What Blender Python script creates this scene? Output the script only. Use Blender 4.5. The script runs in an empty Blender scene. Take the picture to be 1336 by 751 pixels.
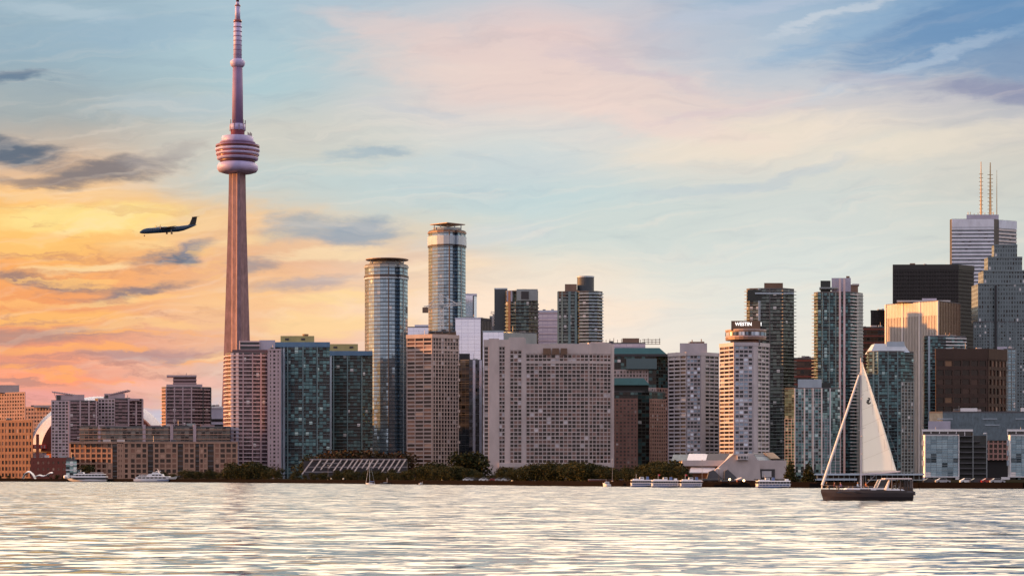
import bpy, bmesh, math, random
from mathutils import Vector, Matrix, noise as mnoise
R = math.radians
random.seed(7)
S = bpy.context.scene
COL = S.collection

# ------------------------------------------------------------------ camera
FPX, PX0, PY0, CAMH = 2690.0, 668.0, 620.0, 3.75      # focal length in photo pixels, principal column, horizon row, eye height (m)
cd = bpy.data.cameras.new("camera"); cam = bpy.data.objects.new("camera", cd); COL.objects.link(cam)
cd.sensor_width = 36; cd.lens = 36 * FPX / 1336; cd.shift_y = (PY0 - 375.5) / 1336
cd.clip_start = 0.5; cd.clip_end = 60000
cam.location = (0, 0, CAMH); cam.rotation_euler = (R(90), 0, 0)
S.camera = cam

# ------------------------------------------------------------------ exposure
S.view_settings.view_transform = 'Standard'; S.view_settings.look = 'None'
S.view_settings.gamma = 1; S.view_settings.use_curve_mapping = False
S.view_settings.exposure = 0.65
S.cycles.max_bounces = 5; S.cycles.diffuse_bounces = 2; S.cycles.glossy_bounces = 3; S.cycles.transmission_bounces = 2
S.cycles.transparent_max_bounces = 4; S.cycles.use_denoising = True
S.cycles.sample_clamp_indirect = 4

# ------------------------------------------------------------------ sun
SUN_AZ, SUN_EL = R(-89), R(6.5)        # measured from the view direction, negative to the left
sl = bpy.data.lights.new("sun", 'SUN'); sun = bpy.data.objects.new("sun", sl); COL.objects.link(sun)
sl.energy = 5.0; sl.angle = R(0.5); sl.color = (1.0, 0.40, 0.10)
sdir = Vector((math.sin(SUN_AZ) * math.cos(SUN_EL), math.cos(SUN_AZ) * math.cos(SUN_EL), math.sin(SUN_EL)))
sun.rotation_euler = (-sdir).to_track_quat('-Z', 'Y').to_euler()

# ------------------------------------------------------------------ node helpers
def lin(c, k=1.0):
    return tuple((((v / 255) / 12.92) if v / 255 <= .04045 else ((v / 255 + .055) / 1.055) ** 2.4) * k for v in c) + (1,)
class NT:
    def __init__(s, nt): s.nt = nt; s.n = nt.nodes; s.l = nt.links
    def node(s, t, **kw):
        n = s.n.new(t)
        for k, v in kw.items(): setattr(n, k, v)
        return n
    def put(s, sock, v):
        if isinstance(v, bpy.types.NodeSocket): s.l.new(v, sock)
        else: sock.default_value = v
    def math(s, op, a, b=0.0, c=0.0, clamp=False):
        n = s.node('ShaderNodeMath', operation=op, use_clamp=clamp)
        s.put(n.inputs[0], a); s.put(n.inputs[1], b)
        if op in ('MULTIPLY_ADD', 'SMOOTH_MIN', 'COMPARE'): s.put(n.inputs[2], c)
        return n.outputs[0]
    def vmath(s, op, a, b=None):
        n = s.node('ShaderNodeVectorMath', operation=op)
        s.put(n.inputs[0], a)
        if b is not None: s.put(n.inputs[1], b)
        return n.outputs[1] if op in ('LENGTH', 'DOT_PRODUCT') else n.outputs[0]
    def sep(s, v):
        n = s.node('ShaderNodeSeparateXYZ'); s.put(n.inputs[0], v); return n.outputs
    def comb(s, x, y, z=0.0):
        n = s.node('ShaderNodeCombineXYZ'); s.put(n.inputs[0], x); s.put(n.inputs[1], y); s.put(n.inputs[2], z); return n.outputs[0]
    def mapr(s, v, a, b, c=0.0, d=1.0, kind='LINEAR'):
        n = s.node('ShaderNodeMapRange', interpolation_type=kind)
        for i, x in enumerate((v, a, b, c, d)): s.put(n.inputs[i], x)
        return n.outputs[0]
    def noise(s, vec, scale=1.0, detail=3.0, rough=.5, dist=0.0, color=False):
        n = s.node('ShaderNodeTexNoise'); s.put(n.inputs['Vector'], vec)
        n.inputs['Scale'].default_value = scale; n.inputs['Detail'].default_value = detail
        n.inputs['Roughness'].default_value = rough; n.inputs['Distortion'].default_value = dist
        return n.outputs['Color'] if color else n.outputs['Fac']
    def mix(s, f, a, b, mode='MIX'):
        n = s.node('ShaderNodeMix', data_type='RGBA', blend_type=mode)
        s.put(n.inputs['Factor'], f); s.put(n.inputs[6], a); s.put(n.inputs[7], b)
        return n.outputs[2]
    def ramp(s, f, stops, interp='LINEAR'):
        n = s.node('ShaderNodeValToRGB'); s.put(n.inputs[0], f)
        cr = n.color_ramp; cr.interpolation = interp
        while len(cr.elements) > 1: cr.elements.remove(cr.elements[-1])
        cr.elements[0].position = stops[0][0]; cr.elements[0].color = stops[0][1]
        for p, c in stops[1:]:
            e = cr.elements.new(p); e.color = c
        return n.outputs[0]

# ------------------------------------------------------------------ sky: Nishita daylight plus a sunset cloud deck, by direction
wd = bpy.data.worlds.new("World"); S.world = wd; wd.use_nodes = True
w = NT(wd.node_tree); w.n.clear()
tc = w.node('ShaderNodeTexCoord'); dx, dy, dz = w.sep(tc.outputs['Generated'])
AZ = w.math('ARCTAN2', dx, dy); EL = w.math('ARCSINE', dz)
U0 = w.math('MULTIPLY_ADD', AZ, 2690.0, 668.0); V0 = w.math('MULTIPLY_ADD', EL, -2690.0, 620.0)   # cloud-chart coordinates: azimuth, elevation
chart = w.comb(U0, V0)
big = w.noise(w.vmath('MULTIPLY', chart, (1/260, 1/95, 0)), 1, 5, .55, .15, True)
wv = w.vmath('MULTIPLY', w.vmath('SUBTRACT', big, (.5, .5, .5)), (260, 90, 0))
cw = w.vmath('ADD', chart, wv); U, V, _ = w.sep(cw)
wv2 = w.vmath('MULTIPLY', w.vmath('SUBTRACT', w.noise(w.vmath('MULTIPLY', chart, (1/85, 1/26, 0)), 1, 7, .62, .15, True), (.5, .5, .5)), (110, 40, 0))
cw2 = w.vmath('ADD', w.vmath('ADD', chart, w.vmath('MULTIPLY', wv, (.35, .35, 0))), wv2)
COLS = [
 (-250, [(0,(150,170,185)),(120,(150,160,175)),(200,(170,150,150)),(260,(245,190,130)),(310,(255,190,100)),(380,(246,152,92)),(450,(235,150,115)),(520,(245,150,125)),(600,(240,160,140))]),
 (60,   [(0,(158,182,197)),(90,(150,174,188)),(170,(165,172,172)),(235,(226,186,150)),(275,(253,196,122)),(310,(255,194,106)),(345,(250,172,100)),(400,(242,156,100)),(450,(226,146,118)),(485,(248,158,122)),(520,(240,160,142)),(600,(236,170,160))]),
 (330,  [(0,(168,192,206)),(120,(176,200,206)),(180,(205,203,194)),(250,(203,203,192)),(300,(240,196,146)),(350,(236,180,140)),(400,(250,198,144)),(450,(240,186,152)),(500,(222,192,184)),(540,(196,192,205)),(600,(200,196,205))]),
 (700,  [(0,(190,200,210)),(60,(226,202,198)),(125,(226,208,203)),(185,(214,215,211)),(250,(196,213,214)),(320,(206,216,212)),(370,(238,224,206)),(420,(251,228,210)),(600,(250,228,212))]),
 (1020, [(0,(152,178,203)),(80,(180,193,207)),(150,(212,206,205)),(200,(228,218,204)),(260,(206,212,208)),(350,(217,222,217)),(450,(234,229,219)),(600,(235,228,218))]),
 (1380, [(0,(112,154,192)),(80,(138,166,193)),(130,(158,164,182)),(180,(188,188,192)),(220,(208,203,193)),(280,(206,209,202)),(350,(206,209,202)),(600,(212,212,206))]),
]
t = w.mapr(V, 0, 600)
rest = None; prevu = None
for u, st in COLS:
    c = w.ramp(t, [(v / 600, lin(col)) for v, col in st])
    if rest is None: rest = c
    else: rest = w.mix(w.mapr(U, prevu, u, 0, 1, 'SMOOTHSTEP'), rest, c)
    prevu = u
sky = rest
# cloud banks: (azimuth, height, half width, half height, tilt deg, colour, opacity)
BANKS = [
 (740,118,320,44,8,(232,208,199),.75),(540,55,140,24,12,(228,204,198),.6),(980,188,180,30,-6,(236,221,203),.8),(1190,205,190,20,-8,(232,220,202),.65),(860,165,150,18,10,(240,214,204),.5),
 (500,250,300,40,0,(190,209,212),.6),(640,225,160,34,-4,(198,209,212),.6),(820,300,200,36,-4,(205,213,208),.5),
 (1260,50,200,60,-14,(100,140,182),.85),(1330,100,110,40,-4,(124,150,182),.8),(1090,60,120,16,-20,(140,172,202),.55),(1000,20,160,14,-12,(188,196,212),.55),(1180,100,170,9,-16,(186,200,216),.5),(1080,36,110,6,-18,(206,212,220),.5),
 (1290,140,120,16,6,(140,144,172),.8),(1130,120,90,12,4,(178,178,194),.55),(1010,240,110,10,-14,(190,200,206),.55),
 (180,60,160,26,-6,(150,178,198),.5),(90,40,90,14,4,(186,202,212),.5),(230,150,130,20,-4,(180,196,204),.5),
 (38,121,44,10,-5,(100,122,146),.9),(24,212,82,20,6,(92,104,122),.97),(140,236,96,17,-9,(118,112,118),.9),(60,250,60,10,0,(140,124,122),.7),(218,214,64,13,-14,(168,158,156),.6),
 (70,266,130,9,-2,(250,206,150),.8),(110,294,150,20,-3,(255,224,142),.95),(30,330,90,16,2,(255,196,112),.9),(120,352,70,8,-4,(255,220,164),.8),(250,300,70,12,-6,(250,212,160),.6),(195,322,60,8,-4,(255,214,150),.6),
 (222,341,50,16,-8,(104,112,132),.97),(262,330,34,10,-10,(130,130,146),.8),(178,383,76,11,-12,(134,120,128),.92),(55,368,78,10,10,(152,122,118),.88),(120,376,60,8,4,(160,128,122),.7),(332,354,44,13,-6,(146,142,150),.75),
 (150,396,110,7,-6,(255,206,140),.75),(400,303,64,18,-6,(150,166,180),.75),(470,306,54,20,-6,(140,160,180),.8),(430,335,90,9,-4,(250,220,176),.7),(405,374,90,11,-8,(176,162,166),.75),(330,320,60,10,-8,(250,214,160),.6),
 (60,420,170,12,2,(255,188,108),.85),(70,442,130,10,2,(182,140,130),.85),(205,432,120,8,-3,(252,200,140),.7),(90,462,150,8,2,(250,170,110),.8),(205,470,120,11,-2,(184,146,146),.85),(40,482,100,8,4,(200,140,130),.7),
 (90,497,150,8,1,(255,158,120),.9),(230,502,110,9,-2,(246,186,170),.7),(300,470,80,8,-4,(255,206,150),.7),(440,425,120,20,-4,(253,212,156),.85),(250,545,120,22,0,(188,192,214),.7),(90,522,120,10,0,(232,160,160),.6),
 (450,392,90,10,-6,(255,216,156),.8),(680,405,220,26,0,(254,228,204),.7),(560,352,70,12,-4,(252,224,190),.6),(640,310,110,18,-6,(206,212,214),.55),(900,380,160,20,0,(234,228,216),.5),
 (480,205,62,8,-6,(166,184,194),.8),(900,255,90,8,-4,(192,203,208),.55),(560,150,90,8,6,(196,200,206),.5),(820,95,120,8,14,(205,190,198),.5),(930,150,110,7,-8,(214,196,200),.5),
]
fine = w.noise(w.vmath('MULTIPLY', w.vmath('ADD', chart, wv), (1/60, 1/17, 0)), 1, 6, .60, .1)
for (u, v, a, b, rot, col, op) in BANKS:
    m = w.node('ShaderNodeMapping', vector_type='TEXTURE'); w.put(m.inputs[0], cw2)
    m.inputs['Location'].default_value = (u, v, 0); m.inputs['Rotation'].default_value = (0, 0, R(rot)); m.inputs['Scale'].default_value = (a, b, 1)
    d = w.vmath('LENGTH', m.outputs[0])
    d = w.math('MULTIPLY_ADD', w.math('SUBTRACT', fine, .5), .9, d)
    sky = w.mix(w.mapr(d, 1.25, .3, 0, op, 'SMOOTHSTEP'), sky, lin(col))
# thin streaks of cirrus, tilted up to the right
m = w.node('ShaderNodeMapping', vector_type='TEXTURE'); w.put(m.inputs[0], cw)
m.inputs['Rotation'].default_value = (0, 0, R(-9)); m.inputs['Scale'].default_value = (240, 13, 1)
st = w.noise(m.outputs[0], 1, 5, .55, 0)
sky = w.mix(w.math('MULTIPLY', w.mapr(st, .52, .80, 0, .34), w.mapr(V0, 40, 200, .25, 1.0)), sky, lin((250, 232, 214)))
sky = w.mix(w.mapr(st, .46, .22, 0, .30), sky, w.mix(1.0, sky, (.74, .80, .88, 1), 'MULTIPLY'))
# small cloud texture everywhere; broken glowing bands low on the sunset side
tex = w.noise(w.vmath('MULTIPLY', w.vmath('ADD', cw, (900, 400, 0)), (1/120, 1/20, 0)), 1, 6, .6, .1)
sky = w.mix(w.mapr(tex, .56, .72, 0, .32), sky, w.mix(1.0, sky, (1.14, 1.10, 1.06, 1), 'MULTIPLY'))
sky = w.mix(w.mapr(tex, .46, .30, 0, .38), sky, w.mix(1.0, sky, (.80, .82, .88, 1), 'MULTIPLY'))
low = w.math('MULTIPLY', w.mapr(U0, 420, 120, 0, 1, 'SMOOTHSTEP'), w.math('MULTIPLY', w.mapr(V0, 250, 330), w.mapr(V0, 560, 500)))
band = w.noise(w.vmath('MULTIPLY', w.vmath('ADD', cw2, (200, 80, 0)), (1/140, 1/17, 0)), 1, 5, .58, .1)
sky = w.mix(w.math('MULTIPLY', low, w.mapr(band, .52, .66, 0, .8, 'SMOOTHSTEP')), sky, w.mix(w.mapr(V0, 330, 470), lin((255, 204, 124)), lin((255, 170, 104))))
sky = w.mix(w.math('MULTIPLY', low, w.mapr(band, .46, .34, 0, .75, 'SMOOTHSTEP')), sky, w.mix(w.mapr(V0, 330, 470), lin((214, 150, 104)), lin((186, 134, 126))))
# overhead and behind the viewer unseen broken cloud boosted to light water and fronts
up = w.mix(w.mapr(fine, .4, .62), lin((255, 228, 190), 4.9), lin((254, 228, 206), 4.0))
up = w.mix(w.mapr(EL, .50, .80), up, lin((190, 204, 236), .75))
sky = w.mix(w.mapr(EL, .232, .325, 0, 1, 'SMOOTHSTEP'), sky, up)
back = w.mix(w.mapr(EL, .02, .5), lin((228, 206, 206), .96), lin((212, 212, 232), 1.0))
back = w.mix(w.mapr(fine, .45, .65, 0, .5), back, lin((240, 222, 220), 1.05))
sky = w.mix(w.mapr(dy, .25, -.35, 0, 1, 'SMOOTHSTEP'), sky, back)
nis = w.node('ShaderNodeTexSky', sky_type='NISHITA', sun_disc=False)
nis.sun_elevation = SUN_EL; nis.sun_rotation = SUN_AZ; nis.altitude = 100
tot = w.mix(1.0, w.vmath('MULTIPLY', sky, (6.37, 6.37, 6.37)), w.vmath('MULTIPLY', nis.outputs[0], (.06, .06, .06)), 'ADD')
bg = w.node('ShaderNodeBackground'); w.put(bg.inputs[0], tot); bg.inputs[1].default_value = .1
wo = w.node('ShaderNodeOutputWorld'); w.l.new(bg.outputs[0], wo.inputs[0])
wd.cycles.sampling_method = 'MANUAL'; wd.cycles.sample_map_resolution = 512
# ------------------------------------------------------------------ materials
def mat(name):
    m = bpy.data.materials.new(name); m.use_nodes = True
    return m, NT(m.node_tree), m.node_tree.nodes['Principled BSDF']
def plain(name, col, rough=.6, metal=0.0, grain=.12, gscale=.15, spec=.5):
    """a painted or cast surface with slight large-scale weathering"""
    m, t, b = mat(name)
    g = t.node('ShaderNodeNewGeometry')
    n = t.noise(t.vmath('MULTIPLY', g.outputs['Position'], (gscale, gscale, gscale * .45)), 1, 4, .6)
    c = t.mix(t.mapr(n, .3, .7), tuple(v * (1 - grain) for v in col) + (1,), tuple(min(1, v * (1 + grain)) for v in col) + (1,))
    t.put(b.inputs['Base Color'], c)
    b.inputs['Roughness'].default_value = rough; b.inputs['Metallic'].default_value = metal
    b.inputs['Specular IOR Level'].default_value = spec
    return m
def facade(name, c1, c2, frame, fu=.10, fv=.22, metal=.55, rough=.10, dark=.0, light=.0, tilt=.02, darkc=(.01,.011,.013), lightc=(.55,.55,.58)):
    """curtain wall: UV counts panes; every pane its own tint and a slightly different tilt, frames and spandrels between them"""
    m, t, b = mat(name)
    uv = t.node('ShaderNodeTexCoord').outputs['UV']; ux, uy, _ = t.sep(uv)
    cell = t.vmath('FLOOR', uv)
    wn = t.node('ShaderNodeTexWhiteNoise', noise_dimensions='2D'); t.put(wn.inputs['Vector'], cell)
    wn2 = t.node('ShaderNodeTexWhiteNoise', noise_dimensions='2D'); t.put(wn2.inputs['Vector'], t.vmath('ADD', cell, (37.3, 11.7, 0)))
    c = t.mix(wn.outputs['Value'], c1 + (1,), c2 + (1,))
    if dark: c = t.mix(t.math('LESS_THAN', wn2.outputs['Value'], dark), c, darkc + (1,))
    if light: c = t.mix(t.math('GREATER_THAN', wn2.outputs['Value'], 1 - light), c, lightc + (1,))
    fr = t.math('MAXIMUM', t.math('LESS_THAN', t.math('FRACT', ux), fu), t.math('LESS_THAN', t.math('FRACT', uy), fv))
    t.put(b.inputs['Base Color'], t.mix(fr, c, frame + (1,)))
    t.put(b.inputs['Metallic'], t.math('MULTIPLY', t.math('SUBTRACT', 1.0, fr), metal))
    t.put(b.inputs['Roughness'], t.math('MULTIPLY_ADD', fr, .5, rough))
    g = t.node('ShaderNodeNewGeometry')
    jig = t.vmath('MULTIPLY', t.vmath('SUBTRACT', wn.outputs['Color'], (.5, .5, .5)), (tilt * 2, tilt * 2, tilt * 2))
    t.put(b.inputs['Normal'], t.vmath('NORMALIZE', t.vmath('ADD', g.outputs['Normal'], jig)))
    return m
def pane(name, dark, mid, light, pm=.3, pl=.1, metal=.25):
    """window glass: a pane is dark, or shows curtains, or a bright blind"""
    m, t, b = mat(name)
    oi = t.node('ShaderNodeObjectInfo'); g = t.node('ShaderNodeNewGeometry')
    r = t.math('FRACT', t.math('MULTIPLY', t.math('ADD', oi.outputs['Random'], g.outputs['Random Per Island']), 7.31))
    c = t.mix(t.math('GREATER_THAN', r, 1 - pm - pl), dark + (1,), mid + (1,))
    c = t.mix(t.math('GREATER_THAN', r, 1 - pl), c, light + (1,))
    v = t.math('FRACT', t.math('MULTIPLY', r, 13.7))
    c = t.mix(1.0, c, t.mix(v, (.55, .55, .55, 1), (1.25, 1.25, 1.25, 1)), 'MULTIPLY')
    t.put(b.inputs['Base Color'], c)
    b.inputs['Metallic'].default_value = metal; b.inputs['Roughness'].default_value = .12
    return m

M = dict(
 conc_pink=plain("concrete_pink", (.47,.37,.36), .85), conc_grey=plain("concrete_grey", (.54,.47,.46), .85),
 conc_beige=plain("concrete_beige", (.50,.40,.37), .85), conc_mauve=plain("concrete_mauve", (.48,.37,.40), .8),
 conc_light=plain("concrete_light", (.56,.53,.55), .8), conc_west=plain("concrete_tower", (.50,.46,.49), .8),
 tan=plain("tan_brick", (.42,.25,.18), .9), brick=plain("red_brick", (.20,.055,.04), .9), rust=plain("orange_brown_brick", (.27,.15,.105), .9),
 brownpink=plain("brown_precast", (.36,.24,.22), .9), brown_red=plain("red_granite", (.36,.20,.17), .8),
 white=plain("white_paint", (.75,.74,.76), .5, grain=.05), offwhite=plain("off_white", (.60,.57,.62), .6, grain=.06),
 slab_mauve=plain("slab_mauve", (.50,.345,.365), .7), slab_white=plain("slab_white", (.60,.47,.50), .7),
 slab_grey=plain("slab_grey", (.30,.33,.34), .7), slab_teal=plain("slab_teal", (.16,.24,.26), .6), slab_blue=plain("slab_blue", (.42,.50,.58), .5),
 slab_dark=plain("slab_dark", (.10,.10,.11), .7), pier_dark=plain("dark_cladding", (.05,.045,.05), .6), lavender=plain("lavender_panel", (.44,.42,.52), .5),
 blue_cap=plain("blue_metal_roof", (.10,.20,.33), .5), yellow=plain("yellow_green_render", (.42,.36,.16), .85),
 teal_roof=plain("green_copper_roof", (.025,.105,.115), .55), brownmet=plain("brown_metal", (.16,.09,.055), .5), bronze=plain("bronze_canopy", (.22,.13,.09), .5),
 black=plain("black_steel", (.012,.011,.013), .4), steel=plain("grey_steel", (.30,.30,.33), .45, .4), whitesteel=plain("white_steel", (.72,.72,.74), .4),
 stone=plain("grey_green_stone", (.18,.225,.245), .7), greytile=plain("grey_blue_tile", (.12,.165,.195), .55, grain=.3, gscale=.6),
 dome=plain("white_membrane", (.46,.45,.54), .5, grain=.04), tower_conc=plain("tower_concrete", (.225,.148,.172), .85, grain=.28, gscale=.22),
 tower_top=plain("tower_upper_concrete", (.22,.15,.30), .7), pod_white=plain("pod_white", (.40,.36,.60), .5), pod_red=plain("pod_red_glass", (.20,.055,.07), .25),
 pod_dark=plain("pod_dark", (.10,.04,.055), .4), goldfin=plain("gold_fin", (.55,.50,.47), .5), goldtop=plain("gold_top", (.58,.54,.54), .5),
 panel=plain("white_stone_panel", (.66,.72,.84), .45),
 gold=plain("gilded_mast", (.52,.38,.20), .45), beam=plain("weathered_concrete_beam", (.27,.245,.26), .85),
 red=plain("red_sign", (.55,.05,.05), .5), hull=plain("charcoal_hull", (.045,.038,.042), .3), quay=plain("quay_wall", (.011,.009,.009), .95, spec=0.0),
 sail=plain("sailcloth", (.72,.68,.62), .8, grain=.04, gscale=.8), trunk=plain("bark", (.06,.045,.035), .9), glassd=plain("tinted_glass", (.02,.022,.026), .08),
 boatwhite=plain("boat_white", (.72,.72,.75), .35, grain=.05), boatblue=plain("boat_blue", (.10,.16,.34), .4), redflag=plain("red_cloth", (.5,.03,.05), .7),
 planeblue=plain("aircraft_blue", (.02,.05,.10), .35), planedark=plain("aircraft_dark", (.02,.022,.026), .4), lavglass=plain("lavender_glass", (.42,.45,.58), .12, .5),
)
M['g_teal'] = facade("teal_glass", (.025,.075,.09), (.12,.27,.30), (.03,.05,.058), .12, .20, .4, .12, .50, .03, darkc=(.016,.012,.015), lightc=(.40,.58,.60))
M['g_tealdark'] = facade("teal_glass_dim", (.02,.05,.058), (.085,.17,.18), (.03,.034,.032), .12, .22, .4, .12, .56, .02, darkc=(.022,.018,.018))
M['g_blue'] = facade("blue_glass", (.21,.32,.42), (.34,.47,.58), (.05,.065,.08), .06, .26, .78, .08, .0, .03)
M['g_bluedark'] = facade("blue_glass_dark", (.08,.11,.15), (.16,.21,.27), (.06,.065,.075), .08, .3, .7, .10, .1)  # a blue glass of darker tint, its own colour
M['g_office'] = facade("office_glass", (.66,.70,.86), (.72,.76,.90), (.5,.53,.68), .03, .05, .85, .06, tilt=.002)
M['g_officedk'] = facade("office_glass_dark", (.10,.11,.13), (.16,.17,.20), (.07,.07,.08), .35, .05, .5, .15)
M['g_black'] = facade("black_glass", (.010,.009,.011), (.03,.026,.03), (.012,.010,.011), .22, .3, .25, .25, tilt=.01)
M['g_darkref'] = facade("dark_mirror_glass", (.04,.045,.06), (.09,.095,.12), (.02,.02,.025), .06, .10, .7, .08, .12)
M['g_green'] = facade("green_glass", (.03,.055,.05), (.12,.16,.15), (.05,.055,.055), .12, .2, .45, .12, .4, .04)
M['g_mauve'] = facade("mauve_glass", (.05,.030,.036), (.17,.105,.125), (.13,.075,.085), .12, .12, .35, .15, .3, .03)
M['g_pinkwhite'] = facade("pink_white_panels", (.62,.52,.60), (.70,.60,.66), (.48,.40,.50), .06, .3, .2, .3)
M['g_tealwhite'] = facade("teal_white_glass", (.10,.22,.23), (.30,.46,.46), (.10,.15,.16), .1, .16, .5, .12, .35, .10, darkc=(.02,.03,.034), lightc=(.6,.7,.7))
M['g_gold'] = facade("gold_glass", (.32,.24,.18), (.42,.32,.26), (.25,.17,.12), .1, .1, .6, .2)
M['g_brown'] = facade("brown_glass", (.03,.018,.014), (.08,.045,.03), (.05,.03,.022), .1, .2, .4, .15, .2)
M['g_grey'] = facade("grey_stone_windows", (.03,.045,.055), (.10,.14,.16), (.17,.215,.235), .45, .38, .3, .2, .2, .04)
M['g_pier'] = facade("harbour_glass", (.16,.26,.33), (.26,.38,.45), (.16,.22,.26), .08, .12, .6, .10, .12, .02, darkc=(.05,.08,.10))
M['g_terrace'] = facade("terrace_glass", (.05,.06,.058), (.20,.19,.175), (.20,.15,.135), .16, .16, .3, .15, .35)
M['w_dark'] = pane("window_glass", (.030,.024,.026), (.15,.11,.10), (.55,.52,.55), .25, .05)
M['w_mixed'] = pane("window_glass_blinds", (.022,.015,.015), (.16,.095,.085), (.55,.54,.60), .38, .05)
M['w_teal'] = pane("window_glass_teal", (.02,.05,.055), (.10,.24,.26), (.38,.58,.60), .50, .12, .35)
M['w_warm'] = pane("window_glass_warm", (.035,.018,.014), (.20,.10,.07), (.38,.24,.18), .40, .08)
M['w_blue'] = pane("window_glass_blue", (.035,.042,.055), (.22,.30,.40), (.56,.66,.80), .38, .22, .35)
M['w_brown'] = pane("window_glass_brown", (.02,.012,.010), (.06,.03,.022), (.16,.09,.05), .3, .06, .3)

# ------------------------------------------------------------------ mesh helpers
GZ = 1.5                                                            # land level above the lake
def X(px, D): return (px - PX0) / FPX * D
def Z(py, D): return CAMH + (PY0 - py) / FPX * D
class MB:
    def __init__(s): s.v = []; s.f = []; s.uv = []
    def poly(s, pts, uvs=None):
        i = len(s.v); s.v += [tuple(p) for p in pts]; s.f.append(tuple(range(i, i + len(pts)))); s.uv += list(uvs) if uvs else [(0, 0)] * len(pts)
    def hexa(s, c):
        """eight corners: bottom ring of four (counter-clockwise from above), then the top ring"""
        i = len(s.v); s.v += [tuple(p) for p in c]
        for q in ((3,2,1,0), (4,5,6,7), (0,1,5,4), (1,2,6,5), (2,3,7,6), (3,0,4,7)):
            s.f.append(tuple(i + k for k in q)); s.uv += [(0, 0)] * 4
    def box(s, x0, x1, y0, y1, z0, z1):
        s.hexa([(x0,y0,z0),(x1,y0,z0),(x1,y1,z0),(x0,y1,z0),(x0,y0,z1),(x1,y0,z1),(x1,y1,z1),(x0,y1,z1)])
    def prism(s, pts, z0, z1):
        n = len(pts); i = len(s.v)
        s.v += [(p[0], p[1], z0) for p in pts] + [(p[0], p[1], z1) for p in pts]
        for k in range(n):
            s.f.append((i+k, i+(k+1)%n, i+n+(k+1)%n, i+n+k)); s.uv += [(0, 0)] * 4
        s.f.append(tuple(i+n+k for k in range(n))); s.f.append(tuple(i+n-1-k for k in range(n))); s.uv += [(0, 0)] * (2*n)
    def lathe(s, prof, n=32, c=(0, 0)):
        i = len(s.v)
        for r, z in prof: s.v += [(c[0]+r*math.cos(2*math.pi*k/n), c[1]+r*math.sin(2*math.pi*k/n), z) for k in range(n)]
        for j in range(len(prof)-1):
            for k in range(n):
                a = i+j*n+k; b_ = i+j*n+(k+1)%n
                s.f.append((a, b_, b_+n, a+n)); s.uv += [(0, 0)] * 4
        s.f.append(tuple(i+n-1-k for k in range(n))); m_ = i+(len(prof)-1)*n; s.f.append(tuple(m_+k for k in range(n))); s.uv += [(0, 0)] * (2*n)
    def tube(s, a, b, r0, r1=None, n=6):
        a = Vector(a); b = Vector(b); r1 = r0 if r1 is None else r1
        d = (b-a).normalized(); u = d.orthogonal().normalized(); v = d.cross(u); i = len(s.v)
        for p, r in ((a, r0), (b, r1)): s.v += [tuple(p + (u*math.cos(2*math.pi*k/n) + v*math.sin(2*math.pi*k/n))*r) for k in range(n)]
        for k in range(n): s.f.append((i+k, i+(k+1)%n, i+n+(k+1)%n, i+n+k)); s.uv += [(0, 0)] * 4
        s.f.append(tuple(i+n-1-k for k in range(n))); s.f.append(tuple(i+n+k for k in range(n))); s.uv += [(0, 0)] * (2*n)
    def loft(s, rings):
        n = len(rings[0]); i = len(s.v)
        for r in rings: s.v += [tuple(p) for p in r]
        for j in range(len(rings)-1):
            for k in range(n): s.f.append((i+j*n+k, i+j*n+(k+1)%n, i+(j+1)*n+(k+1)%n, i+(j+1)*n+k)); s.uv += [(0, 0)] * 4
        s.f.append(tuple(i+n-1-k for k in range(n))); m_ = i+(len(rings)-1)*n; s.f.append(tuple(m_+k for k in range(n))); s.uv += [(0, 0)] * (2*n)
    def mesh(s, name, off=(0, 0, 0), smooth=False):
        me = bpy.data.meshes.new(name)
        me.from_pydata([(x-off[0], y-off[1], z-off[2]) for x, y, z in s.v], [], s.f)
        ul = me.uv_layers.new(name="panes"); ul.data.foreach_set('uv', [c for uv in s.uv for c in uv])
        if smooth: me.polygons.foreach_set('use_smooth', [True]*len(s.f))
        return me
def link(name, me, m=None, parent=None, loc=None):
    if m is not None and not me.materials: me.materials.append(m)
    o = bpy.data.objects.new(name, me); COL.objects.link(o)
    if parent: o.parent = parent
    if loc is not None: o.location = loc
    return o
def tag(o, label=None, cat=None, group=None, kind=None):
    if label: o['label'] = label
    if cat: o['category'] = cat
    if group: o['group'] = group
    if kind: o['kind'] = kind
    return o
def empty(name, loc, label, cat, group=None):
    o = bpy.data.objects.new(name, None); COL.objects.link(o); o.location = loc; o.empty_display_size = 2
    return tag(o, label, cat, group)
def copy_tree(o, parent=None):
    c = o.copy(); COL.objects.link(c)
    if parent: c.parent = parent
    for ch in o.children: copy_tree(ch, c)
    return c

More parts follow.
